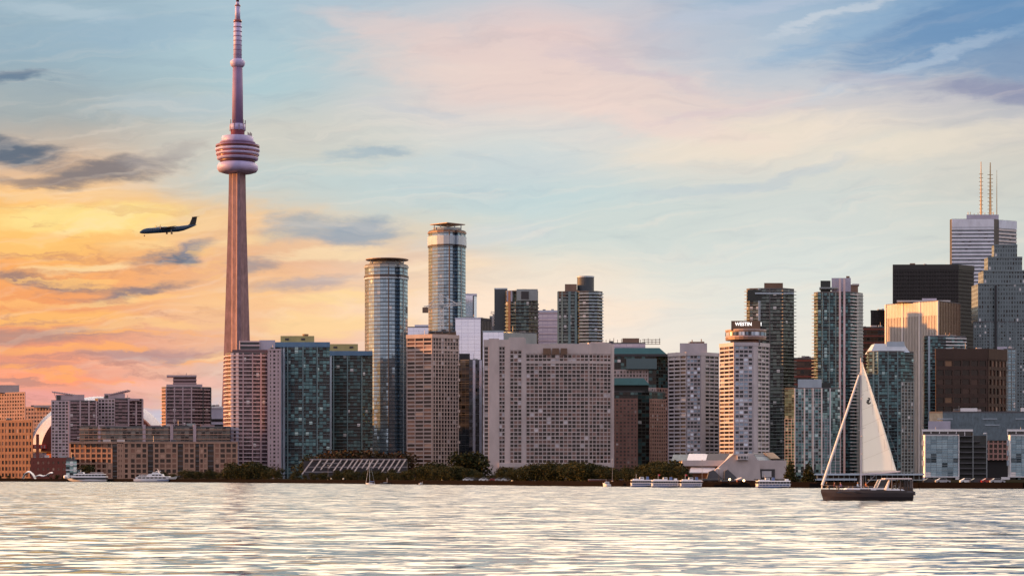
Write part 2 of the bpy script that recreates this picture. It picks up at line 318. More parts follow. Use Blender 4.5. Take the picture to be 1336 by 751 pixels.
class Tower:
    """one building: an Empty at its base; front = [(photo column, metres behind D), ...] from left to right"""
    def __init__(s, name, label, D, front, top, n, depth=32, cat='tower', group=None, bot=None):
        s.D = D; s.n = n; s.top = Z(top, D); s.z0 = GZ if bot is None else Z(bot, D)
        s.front = [Vector((X(p, D) * (D+o) / D, D+o)) for p, o in front]
        a, b = s.front[0], s.front[-1]
        dv = ((a+b)*.5).normalized()*depth; s.dv = dv/depth
        s.ring = s.front + [b+dv, a+dv]                                 # the block runs straight back from its front
        s.base = ((a.x+b.x)/2, D+depth/2, s.z0)
        s.root = empty(name, s.base, label, cat, group)
        s.h = (s.top - s.z0) / n
        s.nwin = 0; s.fields = {}
    def add(s, name, mb, m, parent=None, smooth=False):
        o = link(name, mb.mesh(name, s.base, smooth), m, parent or s.root)
        return o
    def frame(s, i):
        p, q = s.front[i], s.front[i+1]; d = (q-p); L = d.length; d = d / L
        return p, d, Vector((d.y, -d.x)), L
    def fbox(s, mb, i, u0, u1, n0, n1, z0, z1):
        p, d, n, L = s.frame(i)
        c = [p+d*u0+n*n1, p+d*u1+n*n1, p+d*u1+n*n0, p+d*u0+n*n0]
        mb.hexa([(v.x, v.y, z0) for v in c] + [(v.x, v.y, z1) for v in c])
    def core(s, m, bay=3.0, name='glass_wall', z1=None, roof=None):
        mb = MB(); u = 0.0; z1 = z1 or s.top; N = len(s.ring)
        for k in range(N):
            a, b = s.ring[k], s.ring[(k+1) % N]; nb = max(1, round((b-a).length / bay))
            mb.poly([(a.x,a.y,s.z0),(b.x,b.y,s.z0),(b.x,b.y,z1),(a.x,a.y,z1)], [(u,0),(u+nb,0),(u+nb,s.n),(u,s.n)]); u += nb
        s.add(name, mb, m)
        rb = MB(); c = sum((Vector(p) for p in s.ring), Vector((0, 0))) / N
        rb.prism([(c + (Vector(p)-c) * 1.004) for p in s.ring], z1 - .2, z1 + .9)
        s.add('roof', rb, roof or M['slab_dark'])
        return s
    def slabs(s, m, hf=.22, proud=.5, faces=None, name='floor_slab', first=0, last=None, ext=0.0, step=1, u=None):
        faces = range(len(s.front)-1) if faces is None else faces; mb = MB(); last = s.n if last is None else last
        for j, i in enumerate(faces):
            L = s.frame(i)[3]; a, b = (0, L) if u is None else (u[0]*L, u[1]*L)
            s.fbox(mb, i, a - ext - proud*.3, b + ext + proud*.3, -.3, proud + .004*j, .003*j, s.h*hf - .003*j)
        me = mb.mesh(name, (s.base[0], s.base[1], 0)); me.materials.append(m)
        for k in range(first, last, step):
            link(name, me, None, s.root, (0, 0, s.h * (s.n-k-1) + s.h*(1-hf)*.5))
        return s
    def piers(s, i, us, width, proud, m, name='pier', z0=None, z1=None):
        L = s.frame(i)[3]
        for u in us:
            mb = MB(); s.fbox(mb, i, u*L-width/2, u*L+width/2, -.2, proud, z0 or s.z0, z1 or s.top + .4); s.add(name, mb, m)
        return s
    def grid(s, i, nb, m, win, pier=.3, sp=.42, proud=.5, r0=0, r1=None, cap=100, skip=None):
        """concrete lattice with real openings; rows count down from the roof. Up to cap panes are parts, the rest one field"""
        r1 = s.n if r1 is None else r1; p, d, nn, L = s.frame(i); bw = L/nb; pw = bw*pier; sh = s.h*sp
        zt, zb = s.top - r0*s.h, s.top - r1*s.h
        wb = s.fields.setdefault('wall_'+m.name, (MB(), m, 'wall'))[0]
        for k in range(nb+1):
            uc = min(max(k*bw, pw*.5), L-pw*.5); s.fbox(wb, i, uc-pw/2, uc+pw/2, -.2, proud, zb, zt+.3)
        for r in range(r0, r1+1):
            z = s.top - r*s.h; s.fbox(wb, i, .003, L-.003, -.21, proud-.06, max(z - sh/2, s.z0), z + sh/2)
        ww, wh = bw-pw, s.h-sh
        one = MB(); c = [nn*.12, d*ww+nn*.12, d*ww-nn*.02, -nn*.02]
        one.hexa([(v.x, v.y, 0) for v in c] + [(v.x, v.y, wh) for v in c])
        me = one.mesh('window'); me.materials.append(win)
        fb = s.fields.setdefault('win_'+win.name, (MB(), win, 'windows'))[0]
        quota = min(cap, 100 - s.nwin)
        for r in range(r0, r1):
            for k in range(nb):
                if skip and (r, k) in skip: continue
                q = p + d*(k*bw+pw/2); z = s.top - (r+1)*s.h + sh/2
                if quota > 0:
                    link('window', me, None, s.root, (q.x-s.base[0], q.y-s.base[1], z-s.base[2])); quota -= 1; s.nwin += 1
                else: s.fbox(fb, i, k*bw+pw/2, k*bw+pw/2+ww, -.02, .12, z, z+wh)
        return s
    def blank(s, i, m, proud=.55, r0=0, r1=None):
        r1 = s.n if r1 is None else r1
        wb = s.fields.setdefault('wall_'+m.name, (MB(), m, 'wall'))[0]; L = s.frame(i)[3]
        s.fbox(wb, i, -.002, L+.002, -.2, proud, s.top - r1*s.h, s.top - r0*s.h + .3)
        return s
    def pbox(s, name, x0, x1, y0, y1, m, off=2.0, depth=10.0, parent=None):
        """a box given by its outline in the photo, standing off metres behind the front line"""
        Dd = s.D+off; mb = MB(); a, b_, q = X(x0,Dd), X(x1,Dd), s.dv*depth; pts = [(a,Dd),(b_,Dd),(b_+q.x,Dd+q.y),(a+q.x,Dd+q.y)]
        mb.hexa([(x,y,Z(y1,Dd)) for x, y in pts]+[(x,y,Z(y0,Dd)) for x, y in pts]); return s.add(name, mb, m, parent)
    def ptube(s, name, x0, y0, x1, y1, r, m, off=0.0, parent=None, r1=None):
        Dd = s.D+off; mb = MB(); mb.tube((X(x0,Dd),Dd,Z(y0,Dd)), (X(x1,Dd),Dd,Z(y1,Dd)), r, r1); return s.add(name, mb, m, parent)
    def disc(s, name, x0, x1, y0, y1, m, off=12.0, dep=.8, parent=None):
        Dd = s.D+off; r = (X(x1,Dd)-X(x0,Dd))/2; cx = (X(x1,Dd)+X(x0,Dd))/2; mb = MB()
        pts = [(cx+r*math.cos(a), Dd+r*dep*math.sin(a)) for a in [2*math.pi*k/28 for k in range(28)]]
        mb.prism(pts, Z(y1,Dd), Z(y0,Dd)); return s.add(name, mb, m, parent)
    def done(s):
        for mb, m, nm in s.fields.values():
            if mb.f:
                o = s.add(nm, mb, m)
                if nm == 'windows': o['kind'] = 'stuff'
        rr = random.Random(int(s.D*7+s.top*13)); a, b = s.front[0], s.front[-1]; L = (b-a).length
        for j in range(3):                                         # plant on the roof
            c = a+(b-a)*rr.uniform(.18,.82)+s.dv*rr.uniform(7,14); w_ = min(L*.1, rr.uniform(1.2,3.2)); mb = MB(); mb.box(c.x-w_, c.x+w_, c.y-1.5, c.y+1.5, s.top+.8, s.top+rr.uniform(1.9,3.4)); s.add('roof_plant', mb, rr.choice([M['slab_grey'], M['slab_dark'], M['conc_grey']]))
        c = a+(b-a)*rr.uniform(.25,.75)+s.dv*9; mb = MB(); mb.tube((c.x,c.y,s.top+.8), (c.x,c.y,s.top+rr.uniform(4,7)), .16, .08, 5); s.add('aerial', mb, M['steel'])
        return s
# ------------------------------------------------------------------ lake, land, quay
SHORE = [(-900,627.2),(-200,627.4),(0,627.6),(150,628.1),(300,629),(500,631),(700,633),(900,635),(1100,636),(1200,636.5),(1336,637),(1700,637.2),(2300,637.2)]
def shore_y(px):
    for (a, ya), (b_, yb) in zip(SHORE, SHORE[1:]):
        if a <= px <= b_: return ya + (yb-ya)*(px-a)/(b_-a)
    return 637
def shoreD(px): return CAMH*FPX/(shore_y(px)-PY0)
mw, t, b = mat("lake_water")
geo = t.node('ShaderNodeNewGeometry'); pos = geo.outputs['Position']
b.inputs['Base Color'].default_value = (.012, .018, .022, 1)
b.inputs['Roughness'].default_value = .06; b.inputs['IOR'].default_value = 1.5; b.inputs['Specular IOR Level'].default_value = 1.0
# wave slopes: long swell, short chop, ripples; patches of calmer water
def slope(vec, sx, sy, det, off):
    c = t.noise(t.vmath('MULTIPLY', t.vmath('ADD', vec, off), (1/sx, 1/sy, 0)), 1, det, .55, .5, True)
    return t.vmath('SUBTRACT', c, (.5, .5, .5))
patch = t.mapr(t.noise(t.vmath('MULTIPLY', pos, (1/90, 1/45, 0)), 1, 2, .5), .35, .65, .55, 1.15)
sA = t.vmath('MULTIPLY', slope(pos, 5.0, 2.8, 2, (0, 0, 0)), (.24, .30, 0))
sB = t.vmath('MULTIPLY', slope(pos, 1.9, 1.05, 3, (31, 7, 0)), (.24, .30, 0))
sl_ = t.vmath('ADD', sA, t.vmath('MULTIPLY', sB, t.comb(patch, patch, 0)))
sel = t.mapr(t.noise(t.vmath('MULTIPLY', t.vmath('ADD', pos, (13, 51, 0)), (1/4.6, 1/2.1, 0)), 1, 3, .6, .4), .38, .53, 0, 1, 'SMOOTHSTEP')
sl_ = t.vmath('ADD', t.vmath('MULTIPLY', sl_, t.comb(1.0, t.mapr(sel, 0, 1, .42, 1.0), 0)), t.comb(0.0, t.mapr(sel, 0, 1, .050, -.030), 0))
cn_ = t.noise(t.vmath('MULTIPLY', t.vmath('ADD', pos, (5, 77, 0)), (1/3.6, 1/1.5, 0)), 1, 3, .6, .8)
cp = t.mapr(t.noise(t.vmath('MULTIPLY', t.vmath('ADD', pos, (9, 3, 0)), (1/48, 1/26, 0)), 1, 3, .6), .40, .62, .12, 1.0)
crest = t.math('MULTIPLY', t.mapr(cn_, .56, .68, 0, 1, 'SMOOTHSTEP'), t.math('MULTIPLY', cp, -.42))
sl_ = t.vmath('ADD', sl_, t.comb(0.0, crest, 0.0))
t.put(b.inputs['Normal'], t.vmath('NORMALIZE', t.vmath('ADD', sl_, (0, -.092, 1))))
me = bpy.data.meshes.new("lake_water")
me.from_pydata([(-9000,-600,0),(9000,-600,0),(9000,2600,0),(-9000,2600,0)], [], [(0,1,2,3)])
tag(link("lake_water", me, mw), kind='structure')
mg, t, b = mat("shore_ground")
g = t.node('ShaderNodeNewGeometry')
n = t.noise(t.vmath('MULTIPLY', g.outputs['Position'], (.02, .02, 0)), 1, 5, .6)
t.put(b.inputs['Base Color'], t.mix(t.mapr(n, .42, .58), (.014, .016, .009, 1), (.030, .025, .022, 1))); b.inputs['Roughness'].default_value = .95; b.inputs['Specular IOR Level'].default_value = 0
sp = [Vector((X(p, shoreD(p)), shoreD(p))) for p, _ in SHORE]
mb = MB(); mb.poly([(v.x, v.y, GZ) for v in sp] + [(30000, 620, GZ), (30000, 40000, GZ), (-30000, 40000, GZ), (-30000, 1500, GZ)])
tag(link("ground", mb.mesh("ground"), mg), kind='structure')
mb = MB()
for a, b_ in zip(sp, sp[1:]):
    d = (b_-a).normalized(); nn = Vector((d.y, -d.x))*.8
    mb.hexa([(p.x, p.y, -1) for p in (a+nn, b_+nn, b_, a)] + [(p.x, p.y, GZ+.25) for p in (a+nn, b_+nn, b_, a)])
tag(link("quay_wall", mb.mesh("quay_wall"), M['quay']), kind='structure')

# ------------------------------------------------------------------ the great communications tower
D = 2200; k = D/FPX; cx = X(310, D)
TB = (cx, D, GZ)
cn = empty('communications_tower', TB, 'very tall slender concrete tower with round pod and antenna mast', 'tower')
def zc(y): return Z(y, D)
def cadd(name, mb, m, parent=None, smooth=False): return link(name, mb.mesh(name, TB, smooth), m, parent or cn)
mb = MB(); rings = []
prof = [(627,29),(600,24.5),(570,21.8),(540,19.8),(510,18.3),(480,17.2),(450,16.3),(420,15.4),(390,14.5),(350,13.3),(300,11.9),(260,11.0),(222,10.4)]
for y, hw in prof:
    rw = hw*k/.866*.95; rc = 8.3*k*(.82+.18*hw/15); tw = max(2.2, hw*.22)*k; ring = []
    for j in range(3):
        a = R(-90+14+120*j); d = Vector((math.cos(a), math.sin(a))); s_ = Vector((-d.y, d.x))
        c1 = Vector((math.cos(a-R(60)), math.sin(a-R(60))))
        ring += [c1*rc, d*(rc*.9)-s_*tw, d*rw-s_*tw*.8, d*rw+s_*tw*.8, d*(rc*.9)+s_*tw]
    rings.append([(cx+p.x, D+p.y, zc(y)) for p in ring])
mb.loft(rings); cadd('shaft', mb, M['tower_conc'])
def ring(name, pts, m, parent=None, smooth=True): 
    mb = MB(); mb.lathe([(r*k, zc(y)) for y, r in pts], 48, (cx, D)); return cadd(name, mb, m, parent, smooth)
ring('radome', [(226,10),(225.5,20),(224,24.5),(221,26.5),(217,26.6),(213.5,24.5),(212,20)], M['pod_white'])
ring('pod_neck', [(212.2,22),(209,23.5)], M['pod_dark'])
ring('pod_floor', [(209,24),(208.6,26.3),(206.4,27),(206,27)], M['pod_white']); ring('window_ring', [(206,26.2),(203,27)], M['pod_red'])
ring('pod_floor', [(203,27),(202.7,27.9),(200.4,28.2),(200,28)], M['pod_white']); ring('window_ring', [(200,27.2),(197.6,27.8)], M['pod_red'])
ring('pod_floor', [(197.6,28),(197.3,28.6),(194.6,28.8),(194.2,28)], M['pod_white']); ring('window_ring', [(194.2,27.6),(192.2,27.4)], M['pod_dark'])
deck = ring('outdoor_deck', [(192.2,28),(192,28.5),(191.2,28.5)], M['pod_red'])
ring('railing', [(191.3,28.35),(189.6,28.35),(189.6,28.1),(191.3,28.1)], M['tower_top'], deck)
ring('upper_pod', [(191.4,22),(188,22),(187.6,23),(185.6,23)], M['tower_top']); ring('upper_pod', [(185.6,20.3),(184.6,20.5),(179,20.5),(178.6,20)], M['pod_white'])
ring('upper_pod', [(178.6,9),(170.3,9),(170,9.5)], M['pod_red']); 
col = ring('equipment_collar', [(170,10.2),(162.5,10.2),(162,9)], M['pod_white'])
mb = MB()
for j in range(10):
    a = 2*math.pi*j/10; mb.tube((cx+10*k*math.cos(a), D+10*k*math.sin(a), zc(171)), (cx+10*k*math.cos(a), D+10*k*math.sin(a), zc(157+3*(j%3))), .5)
for j in range(6): mb.tube((cx+(14+j)*k, D-4, zc(179)), (cx+(14+j)*k, D-4, zc(173+j%3)), .35)
cadd('whip_antenna', mb, M['tower_conc'], col)
ring('upper_shaft', [(162,7.2),(120,6.9),(86.5,6.3)], M['tower_top'])
sp_ = ring('sky_pod', [(88,6.6),(86,8.8),(83.5,9.6),(80.5,9.6),(79,8),(77.5,6.6)], M['pod_white'])
ring('mast_base', [(77.5,5.4),(52,5.2),(29.6,4.9)], M['pod_white'])
for y in (72,66,60,54,48,42,36): ring('mast_band', [(y,5.6),(y-1,5.6)], M['tower_top'])
ring('mast_collar', [(29.6,5.4),(26.4,5.4)], M['pod_red']); ring('mast_middle', [(26.4,3.5),(8.5,3.3)], M['pod_white'])
ring('mast_collar', [(8.5,3.8),(7.2,3.8)], M['pod_red']); ring('mast_top', [(7.2,2.3),(3,2.2)], M['pod_white']); ring('mast_tip', [(3,2.0),(-18,1.4),(-52,.6)], M['pod_dark'])

# ------------------------------------------------------------------ far left towers and the stadium
T = Tower('apartment_tower', 'pinkish brown apartment tower with paler penthouse, rising behind orange brick block', 1900, [(-14,26),(33,0)], 512, 25)
T.core(M['brownpink'], name='core'); T.grid(0, 14, M['brownpink'], M['w_warm'], .34, .45); T.pbox('penthouse', -8, 25, 502, 512, M['conc_pink'], 14, 14); T.done()
T = Tower('apartment_block', 'orange brown brick block with large square windows, lower than tower behind it', 1800, [(-16,24),(43,0)], 549, 9)
T.core(M['rust'], name='core'); T.grid(0, 13, M['rust'], M['w_warm'], .38, .42); T.done()
T = Tower('office_block', 'broad brown block with thin pale roof line between orange block and white gridded condo', 2150, [(33,14),(68,0)], 531, 18)
T.core(M['brownpink'], name='core'); T.grid(0, 9, M['brownpink'], M['w_warm'], .3, .45); T.pbox('penthouse', 44, 68, 528.2, 531, M['conc_pink'], 1, 20); T.done()
D = 1880; st = empty('stadium', (X(131,D), D+60, GZ), 'domed stadium with curved white roof showing between the condos', 'stadium')
mb = MB(); DC = D+60; c = (X(131,DC), DC); rx = X(221,DC)-X(131,DC); z0 = Z(590,DC); rz = Z(517,DC)-z0
prev = []
for j in range(13):
    a = math.pi/2*j/12; prev.append([(c[0]+rx*math.cos(a)*math.cos(q), c[1]+80*math.cos(a)*math.sin(q), z0+rz*math.sin(a)+.01*j) for q in [2*math.pi*i/64 for i in range(64)]])
prev[-1] = [(c[0]+.5*math.cos(2*math.pi*i/64), c[1]+.5*math.sin(2*math.pi*i/64), z0+rz) for i in range(64)]
mb.loft(prev); link('dome_roof', mb.mesh('dome_roof', st.location, True), M['dome'], st)
mb = MB(); mb.lathe([(1,0),(1,1)], 64); me = mb.mesh('drum_wall'); o = link('drum_wall', me, M['brick'], st, (0, 0, 0)); o.scale = (rx*.99, 79, z0-GZ)
mb = MB(); arch = [(X(131,D-20)+rx*.82*math.cos(a), D-24, z0+rz*.80*math.sin(a)) for a in [math.pi*i/32 for i in range(33)]]
mb.loft([[(p[0], D-22, p[2]) for p in arch], [(p[0], D-10, p[2]) for p in arch]]); link('end_wall', mb.mesh('end_wall', st.location), M['brick'], st)
mb = MB(); mb.box(X(43,D), X(68,D), D-24, D-22.2, Z(585.5,D), Z(580,D)); sg = link('sign_band', mb.mesh('sign_band', st.location), M['red'], st)
mb = MB()
for i in range(6): mb.box(X(45+4*i,D), X(47+4*i,D), D-24.6, D-24.05, Z(584.6,D), Z(581,D))
link('banner', mb.mesh('banner', st.location), M['conc_pink'], sg)
mb = MB(); mb.box(X(43,D), X(68,D), D-23.5, D-22.4, Z(597,D), Z(591,D)); link('concourse_band', mb.mesh('concourse_band', st.location), M['conc_mauve'], st)
T = Tower('warehouse', 'low dark red brick building at the foot of white gridded condo', 1480, [(40,0),(93,0)], 599, 3, cat='building')
T.core(M['brick'], name='core'); T.grid(0, 8, M['brick'], M['w_warm'], .62, .6); T.pbox('chimney', 47, 51, 566, 600, M['brick'], 6, 3); T.pbox('stair_tower', 86, 92.5, 596, 600, M['brick'], 4, 6); T.done()
T = Tower('pavilion', 'small glass pavilion stepped in three levels behind docked tour boat', 1400, [(86,0),(100,0)], 601, 3, 12, cat='building')
T.core(M['g_tealwhite'], 2.5); T.slabs(M['white'], .2, .4); T.pbox('annex', 99, 106, 612, 623, M['g_pier'], 2, 8); T.done()

# condos with tilted roof trellises
T = Tower('condo_tower', 'condo with white grid front and slatted roof trellis tilted down to the right', 1700, [(67,0),(90,0),(105,2),(126,8)], 523, 24)
T.core(M['g_mauve'], 3); T.grid(0, 5, M['slab_white'], M['w_dark'], .26, .36, cap=60); T.slabs(M['slab_mauve'], .2, 1.0, [1,2], name='balcony')
T.piers(1, (.05, .98), 1.2, 1.3, M['conc_mauve']); T.piers(2, (.5, .97), 1.2, 1.4, M['conc_mauve'])
T.pbox('penthouse', 73, 110, 514.5, 523.5, M['conc_mauve'], 5, 16); T.pbox('penthouse', 74, 79, 515.5, 522, M['glassd'], 4.4, 1)
def trellis(T, x0, y0, x1, y1, m):
    D_ = T.D+4; r = MB()
    for j in range(9):
        f = j/8; x = x0+(x1-x0)*f; y = y0+(y1-y0)*f; r.box(X(x-.7,D_), X(x+.7,D_), D_, D_+14, Z(y+.8,D_), Z(y,D_))
    for dd in (0.5, 7, 13): r.tube((X(x0,D_), D_+dd, Z(y0+1.2,D_)), (X(x1,D_), D_+dd, Z(y1+1.2,D_)), .45)
    T.add('roof_canopy', r, m)
trellis(T, 68, 510, 94, 513.5, M['conc_mauve']); T.ptube('canopy_post', 70, 511, 74, 522, .4, M['conc_mauve'], 6); T.done()
T = Tower('condo_tower', 'condo with white grid front and slatted roof trellis tilted up to the right', 1730, [(124,3),(128,0),(150,0),(168,3),(186,10)], 520.5, 24)
T.core(M['g_mauve'], 3); T.grid(1, 5, M['slab_white'], M['w_dark'], .24, .36, cap=60); T.slabs(M['slab_mauve'], .2, 1.0, [0,2,3], name='balcony')
T.piers(2, (.98,), 1.2, 1.4, M['conc_mauve']); T.piers(3, (.5, .97), 1.2, 1.4, M['conc_mauve'])
T.pbox('penthouse', 136, 163, 513, 521, M['conc_mauve'], 5, 16); T.pbox('penthouse', 137, 141, 515, 521, M['glassd'], 4.4, 1); T.pbox('penthouse', 157, 182, 519.5, 522, M['conc_mauve'], 3, 18)
trellis(T, 143, 513.5, 166, 508, M['conc_mauve']); T.ptube('mast', 166.5, 520, 166.5, 515, .3, M['steel'], 4); T.done()
T = Tower('terraced_apartments', 'long glassy terraced apartments stepping back above tan brick grid', 1580, [(104,0),(138,-2),(300,2)], 557, 11, 40, cat='apartments')
T.core(M['g_terrace'], 3.2); T.slabs(M['tan'], .18, .9, None, last=4)
for a, b_ in ((128,136),(186,190),(222,226),(252,256)): T.pbox('stair_tower', a, b_, 553.5, 578, M['conc_mauve'], -1.6, 6)
for j, (a, b_) in enumerate(((108,118),(150,168),(176,184),(196,210),(232,246),(262,280))): T.pbox('penthouse', a, b_, 554.4, 557.5, M['slab_mauve'] if j%2 else M['glassd'], 4, 12)
T.done()
segs = [(91,9),(147,0),(153,0),(161,0),(169,0),(193,0),(200,0),(232,0),(239,0),(255,0),(260,0),(271,0),(279,0),(310,0)]
T = Tower('apartment_block', 'long tan brick quayside block with square window grid and dark balcony strips', 1500, segs, 577.5, 7, 36, cat='apartments')
T.core(M['g_brown'], 3)
for i in range(len(segs)-1):
    w_ = segs[i+1][0]-segs[i][0]
    if i in (2,): T.grid(i, 2, M['tan'], M['w_warm'], .5, .5, .9, cap=10)
    elif i % 2 == 0 or i == 3: T.grid(i, max(1, round(w_/7.3)), M['tan'], M['w_warm'], .26, .30, .6, cap=18)
    else: T.slabs(M['slab_dark'], .2, .3, [i], name='balcony')
T.pbox('parapet', 90.6, 310.4, 576.2, 578.3, M['tan'], -.9, 38); T.done()
T = Tower('condo_tower', 'mauve condo with flat overhanging penthouse roof, standing alone left of great tower', 1780, [(211,5),(217,0),(250,0),(254,1),(275,9)], 505.5, 26)
T.core(M['g_mauve'], 2.6); T.slabs(M['slab_mauve'], .26, .9); T.piers(1, (.0, .33, .66, 1), .9, .95, M['conc_mauve']); T.piers(3, (.5, .98), .9, 1.0, M['pier_dark'])
T.pbox('penthouse', 226, 256, 490, 506, M['g_mauve'], 5, 14); T.pbox('penthouse', 217, 264, 501, 506, M['conc_mauve'], 4, 22)
for y in (494.5, 499): T.pbox('floor_slab', 225.5, 256.5, y, y+1.4, M['slab_mauve'], 4.5, 15)
T.pbox('roof_canopy', 217.5, 256.5, 489, 491.4, M['conc_mauve'], 3, 18); T.ptube('mast', 243, 489, 243, 486.5, .4, M['steel'], 8); T.done()
T = Tower('office_block', 'small pale block with dark stripes beside foot of great tower', 1960, [(272,0),(291,0)], 531, 13)
T.core(M['lavender'], name='wall'); T.pbox('roof_edge', 271.5, 291.5, 530, 532, M['white'], -1, 30)
for j in range(8): T.pbox('window_band', 273, 291, 546+7.2*j, 549.6+7.2*j, M['glassd'], -.4, 1)
T.done()

# ------------------------------------------------------------------ white curved condo, teal pair, two round towers
T = Tower('condo_tower', 'white condo with curved stacked balconies in front of great tower', 1600, [(293.5,16),(295,9),(298,4),(303,0),(312,-1),(330,-1),(350,3)], 461, 32)
T.core(M['g_mauve'], 2.5); T.slabs(M['slab_white'], .27, 1.1, name='balcony'); T.piers(3, (.0, .75), 2.2, .6, M['lavender']); T.piers(4, (.3, .98), .8, 1.2, M['slab_mauve']); T.piers(5, (.5, .97), 1.2, 1.25, M['slab_mauve'])
T.pbox('penthouse', 313, 338, 446, 462, M['g_bluedark'], 5, 14); T.pbox('penthouse', 303, 349, 456, 461, M['g_mauve'], 3, 20)
for y in (444.5, 449.5, 455.5): T.pbox('roof_slab', 312.4, 338.6, y, y+1.6, M['slab_white'], 4.5, 15)
T.pbox('penthouse', 338, 359, 443.5, 461, M['lavender'], 8, 18); T.ptube('mast', 312.8, 462, 312.8, 444, .35, M['slab_white'], 4.4); T.done()
T = Tower('condo_slab', 'narrow pale slab with small punched windows squeezed beside white curved condo', 1588, [(349.5,0),(366.5,0)], 456, 33, 28)
T.core(M['lavender'], name='core'); T.grid(0, 3, M['conc_mauve'], M['w_dark'], .5, .5); T.pbox('parapet', 349.3, 366.7, 454.6, 457, M['conc_mauve'], -.8, 28); T.done()
for (lab, D, fr, top, n, pent, cap) in (
  ('taller teal balcony tower with yellow penthouse and dish, blue roof edge', 1610, [(366,2),(374,0),(394,-1),(412,-1),(430,3)], 452, 37, (366,410,438,447), (354,430.5,446,452.5)),
  ('shorter teal balcony tower with yellow penthouse, tucked against blue glass round tower', 1690, [(428,0),(434,0),(452,0),(470,0),(486,8)], 463, 36, (429,467,448.5,459), (428.5,486,457.5,463.5))):
    T = Tower('condo_tower', lab, D, fr, top, n, 30); T.core(M['g_teal'] if D < 1650 else M['g_tealdark'], 2.7)
    T.slabs(M['slab_teal'], .12, .5, None)
    for i in range(4): T.piers(i, (.16, .62) if i == 0 else (.08,), 1.5 if i == 0 else .8, 1.1, (M['slab_blue'] if i == 0 else M['slab_teal']), 'bay_column')
    T.pbox('penthouse', *pent, M['yellow'], 5, 14); T.pbox('roof_cap', *cap, M['blue_cap'], -1.6, 30)
    for x in (pent[0]+6, pent[0]+27): T.pbox('vent', x, x+5, pent[2]+3, pent[2]+5.5, M['pier_dark'], 4.6, 1)
    if D < 1650:
        mb = MB(); mb.lathe([(.2,0),(1.6,.5),(2.4,1.6),(2.5,2.4)], 16); o = link('dish', mb.mesh('dish'), M['bronze'], T.root, (X(396,D)-T.base[0], 0, Z(438,D)-T.base[2]))
    T.done()
def round_tower(lab, D, x0, x1, top, n, can, band):
    fr = [(x0,15),(x0+1.5,9),(x0+5,4),(x0+12,0),(x0+20,-2.5),((x0+x1)/2+3,-3),(x1-17,-1.5),(x1-12.6,3.4),(x1-10.2,-.2),(x1-3,8),(x1,15)]  # right hand notch shaped so its facet mirrors the sunset as a glint
    T = Tower('glass_tower', lab, D, fr, top, n, 34); T.core(M['g_blue'], 2.4); T.slabs(M['slab_grey'], .08, .25, range(0, 9))
    T.piers(5, (.0,), .8, .7, M['pier_dark']); T.piers(8, (.6,), .8, .5, M['slab_grey'])
    for y0, y1, m in band:
        mb = MB(); z0, z1 = Z(y1, D), Z(y0, D)
        for i in range(len(fr)-1): T.fbox(mb, i, -.15, T.frame(i)[3]+.15, -.3, .75+.003*i, z0+.002*i, z1-.002*i)
        T.add('crown_band', mb, m)
    cx0, cx1, cy0, cy1 = can
    T.disc('crown', x0+6, x1-6, cy1+.5, top+.5, M['slab_grey'], 16, .7)
    D_ = T.D+16; c_ = (X((cx0+cx1)/2, D_), D_); r_ = (X(cx1, D_)-X(cx0, D_))/2; mb = MB(); n_ = 4 if x0 > 540 else 28
    mb.prism([(c_[0]+r_*math.cos(2*math.pi*k_/n_), c_[1]+r_*.95*math.sin(2*math.pi*k_/n_)) for k_ in range(n_)], Z((cy0+cy1)/2+.5, D_), Z((cy0+cy1)/2-.5, D_)); T.add('roof_canopy', mb, M['bronze'])
    for f in (.12, .3, .5, .7, .88): T.ptube('canopy_post', cx0+(cx1-cx0)*f, top, cx0+(cx1-cx0)*f, (cy0+cy1)/2+.6, .5, M['slab_grey'], 10)
    T.done(); return T
round_tower('shorter blue glass round tower with disc roof, beside teal towers', 1750, 476, 532, 345, 56, (477,533,336,342), ((345.2,348,M['slab_grey']),(358,361,M['pier_dark']),(361,363,M['slab_blue'])))
round_tower('taller blue glass round tower with tilted disc roof and pale crown', 1880, 559, 607.5, 300.5, 72, (561,607,289,297), ((300.8,303,M['bronze']),(307,318.5,M['slab_blue']),(318.5,321,M['pier_dark'])))

# ------------------------------------------------------------------ centre, behind
T = Tower('office_tower', 'distant pale lavender block left of the taller round tower', 2250, [(532,0),(561,0)], 427, 40); T.core(M['g_office'], 6); T.pbox('roof_edge', 541, 561, 423.5, 427.5, M['lavglass'], 2, 20); T.done()
T = Tower('glass_tower', 'slim lavender glass tower peeping out right of the taller round tower', 2300, [(600,0),(618,0),(622,8)], 384, 55); T.core(M['g_office'], 5); T.piers(0, (.98,), 1.5, .4, M['slab_dark']); T.pbox('roof_edge', 605, 622.3, 383, 385.5, M['lavglass'], -.5, 20); T.done()
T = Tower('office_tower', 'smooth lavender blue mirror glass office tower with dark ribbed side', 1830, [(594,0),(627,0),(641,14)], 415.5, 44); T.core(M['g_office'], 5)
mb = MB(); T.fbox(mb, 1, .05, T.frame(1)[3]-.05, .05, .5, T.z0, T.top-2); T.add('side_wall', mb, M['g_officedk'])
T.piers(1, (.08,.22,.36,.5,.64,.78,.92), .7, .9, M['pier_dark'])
T.pbox('roof_edge', 593.6, 627.4, 414.2, 416.4, M['lavglass'], -.7, 25); T.done()
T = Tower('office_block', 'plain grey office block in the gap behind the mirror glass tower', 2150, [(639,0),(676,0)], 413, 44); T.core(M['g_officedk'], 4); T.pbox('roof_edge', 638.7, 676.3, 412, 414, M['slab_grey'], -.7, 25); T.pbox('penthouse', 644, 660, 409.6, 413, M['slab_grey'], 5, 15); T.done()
T = Tower('office_block', 'pale blue glass office block with grey side, directly behind the broad concrete slab', 1790, [(630,0),(657,0),(700,22)], 432.5, 36); T.core(M['g_office'], 4)
